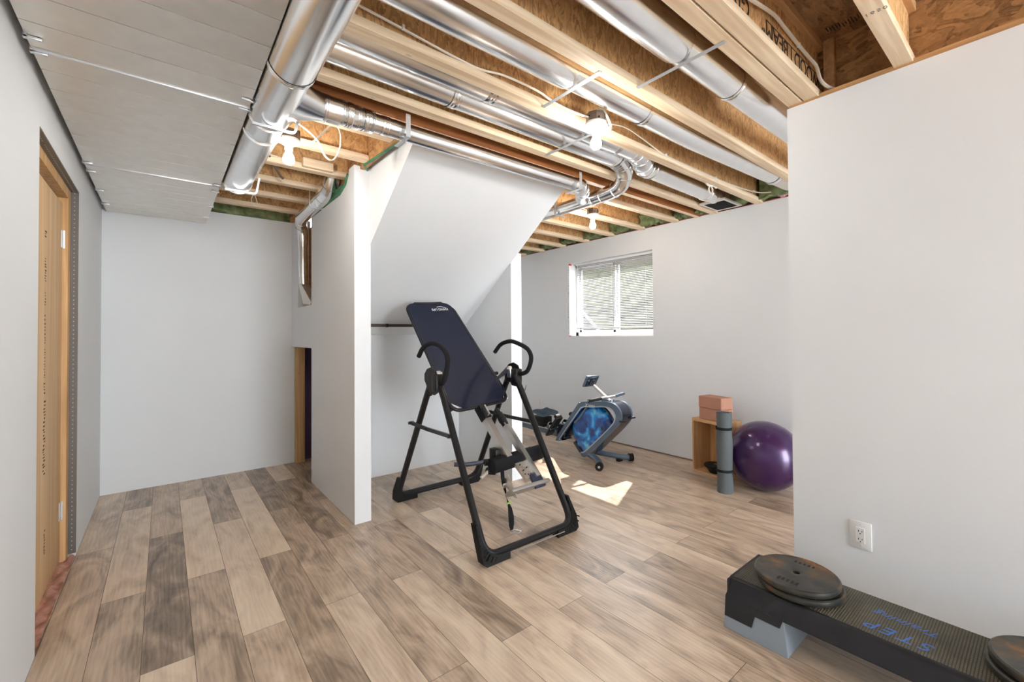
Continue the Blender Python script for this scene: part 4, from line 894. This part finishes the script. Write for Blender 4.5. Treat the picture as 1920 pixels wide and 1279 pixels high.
# tank: bulging disc, axis across the machine
bm = BM(); Rt = .286
Mt = Matrix.Translation((RC[0], RC[1]+.265, .302)) @ Matrix.Rotation(PI/2, 4, 'Y')
b = bmesh.new(); lathe(b, [(0, .078), (.10, .076), (.20, .066), (.255, .045), (.278, .02), (Rt-.004, 0), (.278, -.02), (.255, -.045), (.20, -.066), (.10, -.076), (0, -.078)], seg=64, M=Mt)
CP, CNn = Vector(R(0, .30, .072)), Vector((0, -.688, -.726))
bmesh.ops.bisect_plane(b, geom=b.verts[:]+b.edges[:]+b.faces[:], plane_co=CP, plane_no=CNn, clear_outer=True)
merge(bm, b); tk = obj('water_tank', bm, TANK, RM, angle=60)
bm = BM(); b = bmesh.new(); lathe(b, [(Rt-.006, -.012), (Rt+.006, -.012), (Rt+.008, 0), (Rt+.006, .012), (Rt-.006, .012)], seg=64, M=Mt); bmesh.ops.bisect_plane(b, geom=b.verts[:]+b.edges[:]+b.faces[:], plane_co=CP, plane_no=CNn, clear_outer=True); merge(bm, b); obj('tank_rim', bm, ROW_DARK, tk)
bm = BM()
for i in range(5):
    a0 = math.radians(95+i*9)
    tube(bm, [Mt @ Vector((r_*math.sin(a0+.002*k)*-1, r_*math.cos(a0), .083-.25*(r_-.08)**2*1.4)) for k, r_ in enumerate((.05, .09, .13, .17, .20))], .004, 6)
obj('paddle_blade', bm, TANK_RIM, tk)
# black works at the upper rear of the tank
bm = BM()
tube(bm, [R(-.05, .50, .40), R(.05, .50, .40)], .05, 20); tube(bm, [R(-.04, .36, .51), R(.04, .36, .51)], .035, 18); tube(bm, [R(-.03, .42, .30), R(.03, .60, .22)], .02, 8)
prism(bm, rp([(.33, .56), (.42, .50), (.66, .17), (.56, .20), (.42, .42)]), RC[0]-.03, RC[0]+.03, 'X'); obj('pulley_housing', bm, ROW_DARK, RM)
bm = BM(); tube(bm, fillet([R(-.07, .30, .545), R(-.07, .33, .50), R(-.07, .40, .42), R(-.07, .47, .36)], .03), .013, 8); obj('drive_belt', bm, ROW_BLUE, RM)
# feet
bm = BM()
tube(bm, spline([R(-.0, .40, .075), R(-.05, .30, .068), R(-.10, .17, .060), R(-.165, .06, .048), R(-.225, .0, .042)], 5), .030, 14); 
tube(bm, spline([R(.0, .40, .075), R(.05, .30, .068), R(.11, .17, .058), R(.17, .06, .046), R(.225, .0, .042)], 5), .027, 14)
obj('front_foot_bar', bm, ROW_BLUE, RM)
for s in (-1, 1):
    bm = BM(); tube(bm, [R(s*.225, .004, .042), R(s*.262, -.018, .042)], .038, 18); fw = obj('transport_wheel', bm, BLACK_RUB, RM)
    bm = BM(); tube(bm, [R(s*.222, .006, .042), R(s*.266, -.020, .042)], .012, 10); obj('wheel_axle', bm, ZINC, fw)
    bm = BM(); box(bm, RC[0]+s*.16-.03, RC[0]+s*.16+.03, RC[1]+.05, RC[1]+.09, .0, .03, .004); obj('rubber_pad', bm, BLACK_RUB, RM)
bm = BM(); prism(bm, rp([(.28, .06), (.34, .03), (.43, .05), (.52, .14), (.48, .16), (.40, .09)]), RC[0]-.05, RC[0]+.05, 'X', .006); obj('lower_cradle', bm, ROW_DARK, RM)
# rail, seat, foot plates
bm = BM(); tube(bm, [R(0, .66, .178), R(0, 1.85, .205)], .030, 4, square=True, sx=.9, sy=1.1, up=(0, 0, 1)); rl = obj('seat_rail', bm, ROW_BLUE, RM)
bm = BM(); tube(bm, [R(0, .80, .215), R(0, 1.80, .238)], .010, 4, square=True, sy=3.2, up=(0, 0, 1)); obj('rail_track', bm, ALU, rl)
bm = BM(); tube(bm, [R(-.15, 1.80, .03), R(.15, 1.80, .03)], .028, 12); box(bm, RC[0]-.03, RC[0]+.03, RC[1]+1.77, RC[1]+1.82, .03, .19, .005); obj('rear_foot_bar', bm, ROW_BLUE, RM)
b = bmesh.new(); nx, ny = 16, 12; g = {}; sc = (RC[1]+1.045, .375)
for i in range(nx+1):
    for j in range(ny+1):
        u, v = i/nx*2-1, j/ny*2-1; k = 1-.16*abs(u)**3
        zz = .026*(abs(u)**2)+.010*math.cos(u*PI*1.5)-.018*(v < 0)*abs(v)**2+.028*(v > .2)*((v-.2)**2)-.012*(abs(u) > .9)-.012*(abs(v) > .9)
        g[i, j] = b.verts.new((RC[0]+u*.165, sc[0]+v*.125*k, sc[1]+.012+zz))
for i in range(nx):
    for j in range(ny): b.faces.new((g[i, j], g[i+1, j], g[i+1, j+1], g[i, j+1]))
bmesh.ops.solidify(b, geom=b.faces[:], thickness=.042); bm = BM(); merge(bm, b)
se = obj('seat', bm, SEATM, RM, angle=60)
bm = BM(); box(bm, RC[0]-.07, RC[0]+.07, sc[0]-.09, sc[0]+.09, .27, .345, .008); box(bm, RC[0]-.045, RC[0]+.045, sc[0]-.07, sc[0]+.07, .225, .28, .004); obj('seat_carriage', bm, BLACK_PL, RM)
for s in (-1, 1):
    bm = BM(); M_ = Matrix.Translation(R(s*.115, .735, .285)) @ Matrix.Rotation(math.radians(-52), 4, 'X'); box(bm, -.05, .05, -.14, .14, -.014, .014, .010, 3, M=M_); fp = obj('foot_plate', bm, BLACK_PL, RM)
    bm = BM(); tube(bm, [M_ @ Vector(p) for p in ((-.055, .03, .0), (-.05, .03, .05), (0, .03, .075), (.05, .03, .05), (.055, .03, .0))], .012, 4, square=True, sy=.2, sx=1.6); obj('toe_strap', bm, mat('glossy_black_strap', (.02, .02, .025), .15, coat=1), fp)
    bm = BM(); box(bm, -.045, .045, -.15, -.11, .0, .045, .012, 3, M=M_); obj('heel_cup', bm, BLACK_PL, fp)
bm = BM(); tube(bm, [R(-.17, .73, .26), R(.17, .73, .26)], .012, 8); box(bm, RC[0]-.035, RC[0]+.035, RC[1]+.66, RC[1]+.80, .15, .30, .01); obj('footplate_mount', bm, ROW_DARK, RM)
# handle and console
bm = BM(); hz, ha = .664, .075
tube(bm, [R(-.275, ha+.02, hz-.012), R(-.09, ha, hz), R(.09, ha, hz), R(.26, ha+.02, hz+.012)], .0115, 10); ha_ = obj('rowing_handle', bm, ALU, RM)
for s in (-1, 1):
    bm = BM(); tube(bm, [R(s*.275, ha+.02, hz+s*.012), R(s*.11, ha, hz+s*.002)], .0165, 12); obj('handle_grip', bm, ROW_BLUE if s > 0 else BLACK_RUB, ha_)
bm = BM(); box(bm, RC[0]-.045, RC[0]+.045, RC[1]+.03, RC[1]+.13, .615, .648, .008); obj('handle_cradle', bm, ROW_BLUE, RM)
bm = BM(); tube(bm, fillet([R(0, .03, .62), R(0, .10, .66), R(0, .26, .765)], .04), .016, 12); obj('console_arm', bm, ALU, RM)
bm = BM(); M_ = Matrix.Translation(R(0, .30, .81)) @ Matrix.Rotation(math.radians(-62), 4, 'X'); box(bm, -.095, .095, -.065, .065, -.012, .012, .008, 3, M=M_); cs = obj('console', bm, ROW_BLUE, RM)
bm = BM(); box(bm, -.08, .08, -.055, .055, -.020, -.011, .003, M=M_); obj('console_back', bm, ROW_DARK, cs)
bm = BM(); box(bm, -.075, .075, -.045, .045, .0115, .0135, M=M_); obj('console_screen', bm, BLACK_PL, cs)
bm = BM(); box(bm, -.04, .04, -.03, .03, -.035, -.019, .006, M=M_); obj('console_bracket', bm, ROW_DARK, cs)

# ------------------------------------------------------------------ crate, blocks, balance disc
cd = Vector((-.2138, -.9769, 0)); cn = Vector((.9769, -.2138, 0)); c0 = Vector((3.917, 2.16, 0))
def CM(u0, u1, n0, n1, z0, z1, bm, bev=.0015):
    b = bmesh.new(); box(b, u0, u1, n0, n1, z0, z1, bev, 1)
    merge(bm, b, Matrix(((cd.x, cn.x, 0, c0.x), (cd.y, cn.y, 0, c0.y), (0, 0, 1, 0), (0, 0, 0, 1))))
CW, CDp, CH = .345, .235, .50
cr = thing('wooden_crate', 'open pine crate standing on its end between the rowing machine and the purple ball', 'crate', (c0.x, c0.y, 0))
bm = BM(); CM(0, .018, 0, CDp, 0, CH, bm); obj('side_panel', bm, CRATE, cr)
bm = BM(); CM(CW-.018, CW, 0, CDp, 0, CH, bm); obj('side_panel', bm, CRATE, cr)
bm = BM(); CM(.018, CW-.018, 0, CDp, .0, .018, bm); obj('bottom_panel', bm, CRATE_X, cr)
bm = BM(); CM(.018, CW-.018, 0, CDp, CH-.028, CH, bm); CM(0, CW, -.003, 0, CH-.028, CH, bm); obj('top_panel', bm, CRATE_X, cr)
for k in range(4):
    bm = BM(); u = .018+k*.0785; CM(u, u+.074, CDp-.010, CDp, .018, CH-.028, bm); obj('back_slat', bm, CRATE, cr)
for k, z in enumerate((CH+.0008, CH+.1085)):
    t = thing('yoga_block', ('lower' if k == 0 else 'upper')+' of the two terracotta foam blocks stacked on the crate', 'yoga block', (3.9, 2.0, z), 'foam blocks on the crate')
    bm = BM(); CM(.075-.002*k, .352-.004*k-.03, .006-.003*k, .158-.003*k, z, z+.107, bm, .006); obj('foam_body', bm, BLOCK, t)
t = thing('balance_disc', 'black rubber disc base with flared foot lying inside the crate', 'balance disc', (3.93, 1.93, .0185))
bm = BM(); lathe(bm, [(0, .075), (.018, .075), (.020, .078), (.092, .078), (.100, .072), (.098, .060), (.070, .035), (.058, .012), (.050, .0), (0, 0)], (3.95, 1.955, .0188), 32); obj('disc_body', bm, BLACK_RUB, t)
bm = BM(); lathe(bm, [(0, .0795), (.016, .0795), (.016, .074), (0, .074)], (3.95, 1.955, .0188), 20); obj('hub_cap', bm, mat('grey_hub', (.16, .16, .16), .5), t)

# ------------------------------------------------------------------ rolled mat
mx_, my_ = 3.578, 1.700
t = thing('yoga_mat', 'rolled grey-blue foam mat standing upright with two black bands in front of the crate', 'yoga mat', (mx_, my_, 0))
b = bmesh.new(); prof = []; turns = 3.6; N_t = 120
for i in range(N_t+1):
    a = turns*2*PI*i/N_t; prof.append((.014+.0137*a/(2*PI)*1.02, a+2.2))
def mr(z):
    # squeeze at the bands, loose flap at the foot
    return 1-.05*math.exp(-((z-.175)/.05)**2)-.07*math.exp(-((z-.52)/.06)**2)+.05*math.exp(-((z-.36)/.07)**2)
rows = []
for j in range(25):
    z = .001+.648*j/24; row = []
    for r_, a in prof:
        k = mr(z); rr_ = r_*k
        da = a-(prof[-1][1]-1.2)
        if da > 0: rr_ += (da/1.2)**2*(.030*math.exp(-(z/.12)**1.5)+.012*math.exp(-((z-.60)/.10)**2))
        row.append((rr_*math.cos(a), rr_*math.sin(a), z))
    rows.append([b.verts.new((mx_+x, my_+y, z_)) for x, y, z_ in row])
for j in range(24):
    for i in range(N_t): b.faces.new((rows[j][i], rows[j][i+1], rows[j+1][i+1], rows[j+1][i]))
bmesh.ops.solidify(b, geom=b.faces[:], thickness=-.007); bm = BM(); merge(bm, b); obj('mat_roll', bm, MATG, t, angle=50)
for z in (.180, .520):
    bm = BM(); tilt = .05
    pts = []
    rb = (.014+.0137*turns*1.02)*mr(z)*.96+.0035
    n = 40; lo = [bm.verts.new((mx_+rb*math.cos(2*PI*k/n), my_+rb*math.sin(2*PI*k/n), z-.011)) for k in range(n)]; hi = [bm.verts.new((v.co.x, v.co.y, z+.011)) for v in lo]
    for k in range(n): bm.faces.new((lo[k], lo[(k+1) % n], hi[(k+1) % n], hi[k]))
    bmesh.ops.solidify(bm, geom=bm.faces[:], thickness=-.002); obj('elastic_band', bm, BAND, t)

# ------------------------------------------------------------------ exercise ball
Rb = .281; bc = (3.885, 1.516, Rb)
t = thing('exercise_ball', 'large glossy purple exercise ball half hidden by the near right wall', 'exercise ball', (bc[0], bc[1], 0))
bm = BM(); lathe(bm, [(max(0, math.sin(PI*i/48)*Rb), -math.cos(PI*i/48)*Rb) for i in range(49)], bc, 72); obj('ball_skin', bm, BALL, t, angle=180)
bm = BM(); d = Vector((-.80, .52, .25)).normalized(); p = Vector(bc)+d*(Rb-.003); tube(bm, [p, p+d*.005], .010, 14); obj('air_plug', bm, mat('dark_purple_plug', (.03, .01, .05), .4), t)

# ------------------------------------------------------------------ aerobic step
SX0, SX1, SZ = 1.962, 2.300, .206
STn = thing('aerobic_step', 'long black aerobic step with dusty ribbed top and blue lettering beside the near right wall', 'aerobic step', (2.13, .2, 0))
bm = BM()
prof = [(SX0-.010, SZ-.075), (SX0-.004, SZ-.070), (SX0+.018, SZ-.012), (SX0+.026, SZ-.004), (SX0+.036, SZ), (SX1-.006, SZ), (SX1, SZ-.004), (SX1+.016, SZ-.07), (SX1+.010, SZ-.075), (SX1-.008, SZ-.014), (SX0+.032, SZ-.014), (SX0+.004, SZ-.070)]
b = bmesh.new(); ys_ = [-.62+(.928+.62)*i/24 for i in range(25)]
rings_ = [[b.verts.new((x, y, z)) for x, z in prof] for y in ys_]; n = len(prof)
for i in range(24):
    for k in range(n): b.faces.new((rings_[i][k], rings_[i][(k+1) % n], rings_[i+1][(k+1) % n], rings_[i+1][k]))
b.faces.new(rings_[0]); b.faces.new(rings_[-1]); bmesh.ops.recalc_face_normals(b, faces=b.faces); merge(bm, b)
box(bm, SX0+.005, SX1, .920, .930, SZ-.075, SZ-.004, .002)
deck = obj('deck', bm, STEP_BLACK, STn, angle=50)
bm = BM(); box(bm, SX0+.040, SX1-.006, -.61, .915, SZ-.002, SZ+.0012, .0006, 1); tr = obj('ribbed_tread', bm, TREAD, STn)
text('step_lettering', 'STEP', INK_BLUE, tr, .075, (2.085, .268, SZ+.0015), (.02, 1, 0), (-1, 0, 0), shear=.3, space=1.25)
text('script_lettering', 'Training', INK_BLUE, tr, .052, (2.185, .262, SZ+.0015), (.02, 1, 0), (-1, 0, 0), shear=.5, space=1.1)
def zig(bm, x0, x1, ya_, yb_, top):
    # block with a stepped top edge on its long faces; top is a list of (y,z)
    prism(bm, [(ya_, 0)]+[(yb_, 0)]+top, x0, x1, 'X', .003)
bm = BM(); prism(bm, [(.930, .052), (.818, .052), (.806, .102), (.712, .102), (.700, .140), (.700, SZ-.003), (.912, SZ-.003), (.929, .136)], SX0-.013, SX1+.018, 'X')
for v in bm.verts:
    z_ = v.co.z; k = max(0, min(1, (z_-.136)/(SZ-.003-.136)))
    o_ = (.019+(.136-z_)*.09)*(1-k) if z_ < .136 else .019-.036*k
    v.co.x = SX0+.010-o_-.004 if v.co.x < 2.1 else SX1-.004+o_+.006
obj('deck_leg', bm, STEP_BLACK, STn)
rs = thing('step_riser', 'blue-grey riser block with stepped edge under the far end of the black step', 'riser block', (2.13, .81, 0))
bm = BM(); b = bmesh.new(); prism(b, [(.690, 0), (.935, 0), (.930, .051), (.820, .051), (.808, .101), (.714, .101), (.706, .135), (.698, .135)], 1.955, 2.31, 'X', .002)
for v in b.verts:
    k = (.14-v.co.z)/.14; v.co.x += (-.016 if v.co.x < 2.1 else .010)*k; v.co.y += (.0 if v.co.y > .8 else -.010)*k
merge(bm, b); obj('riser_body', bm, STEP_GREY, rs)
bm = BM(); b = bmesh.new(); prism(b, [(-.35, 0), (-.60, 0), (-.59, .13), (-.36, .13)], 1.955, 2.31, 'X', .002); merge(bm, b); tag(obj('step_riser', bm, STEP_GREY), 'blue-grey riser block under the near end of the black step', 'riser block')

# ------------------------------------------------------------------ weight plates
PT = thing('weight_plate', 'upper rusty iron weight plate of the pair at the far end of the step', 'weight plate', (2.125, .71, SZ+.032), 'iron plates on the step')
def plate(t, c, R_, tilt=0):
    bm = BM(); h = .030
    M_ = Matrix.Translation(c) @ Matrix.Rotation(tilt, 4, 'X')
    b = bmesh.new()
    lathe(b, [(.0135, .003), (.0135, h-.004), (.017, h-.002), (.030, h-.001), (.05, h-.0025), (R_-.02, h-.0025), (R_-.008, h), (R_-.002, h-.004), (R_, h-.012), (R_-.001, .010), (R_-.006, .003), (R_-.02, .0), (.030, .0), (.017, .001), (.0135, .003)], seg=72)
    merge(bm, b, M_); pb = obj('plate_disc', bm, IRON, t, angle=40)
    return pb, M_
def plate_marks(pb, M_, R_):
    z = .0292; bm = BM()
    for s in (-1, 1):
        for k in range(5):
            y = -.034+k*.017; L0 = .020 if s < 0 else .014
            box(bm, s*(R_*.62)-L0*.5, s*(R_*.62)+L0*.5, y-.0035, y+.0035, z-.003, z+.0006, M=M_)
    obj('cast_mark', bm, mat('rust_black', (.03, .02, .015), .8), pb)
    bm = BM(); b = bmesh.new(); bmesh.ops.create_circle(b, cap_ends=True, segments=24, radius=.0132); merge(bm, b, M_ @ Matrix.Translation((0, 0, .012))); obj('bore_hole', bm, HOLE, pb)
pA = plate(PT, (2.128, .708, SZ+.0335), .158); plate_marks(*pA, .158)
P2 = thing('weight_plate', 'lower black iron weight plate of the pair at the far end of the step', 'weight plate', (2.132, .70, SZ+.0015), 'iron plates on the step'); plate(P2, (2.137, .700, SZ+.0017), .161)
P3 = thing('weight_plate', 'rusty iron weight plate on top of the stack in the bottom right corner', 'weight plate', (2.13, .0, SZ+.03), 'iron plates on the step'); pC = plate(P3, (2.140, -.005, SZ+.0335), .158); plate_marks(*pC, .158)
P4 = thing('weight_plate', 'weight plate with chipped silver rim under the one in the bottom right corner', 'weight plate', (2.13, .0, SZ), 'iron plates on the step'); plate(P4, (2.135, .0, SZ+.0017), .160)
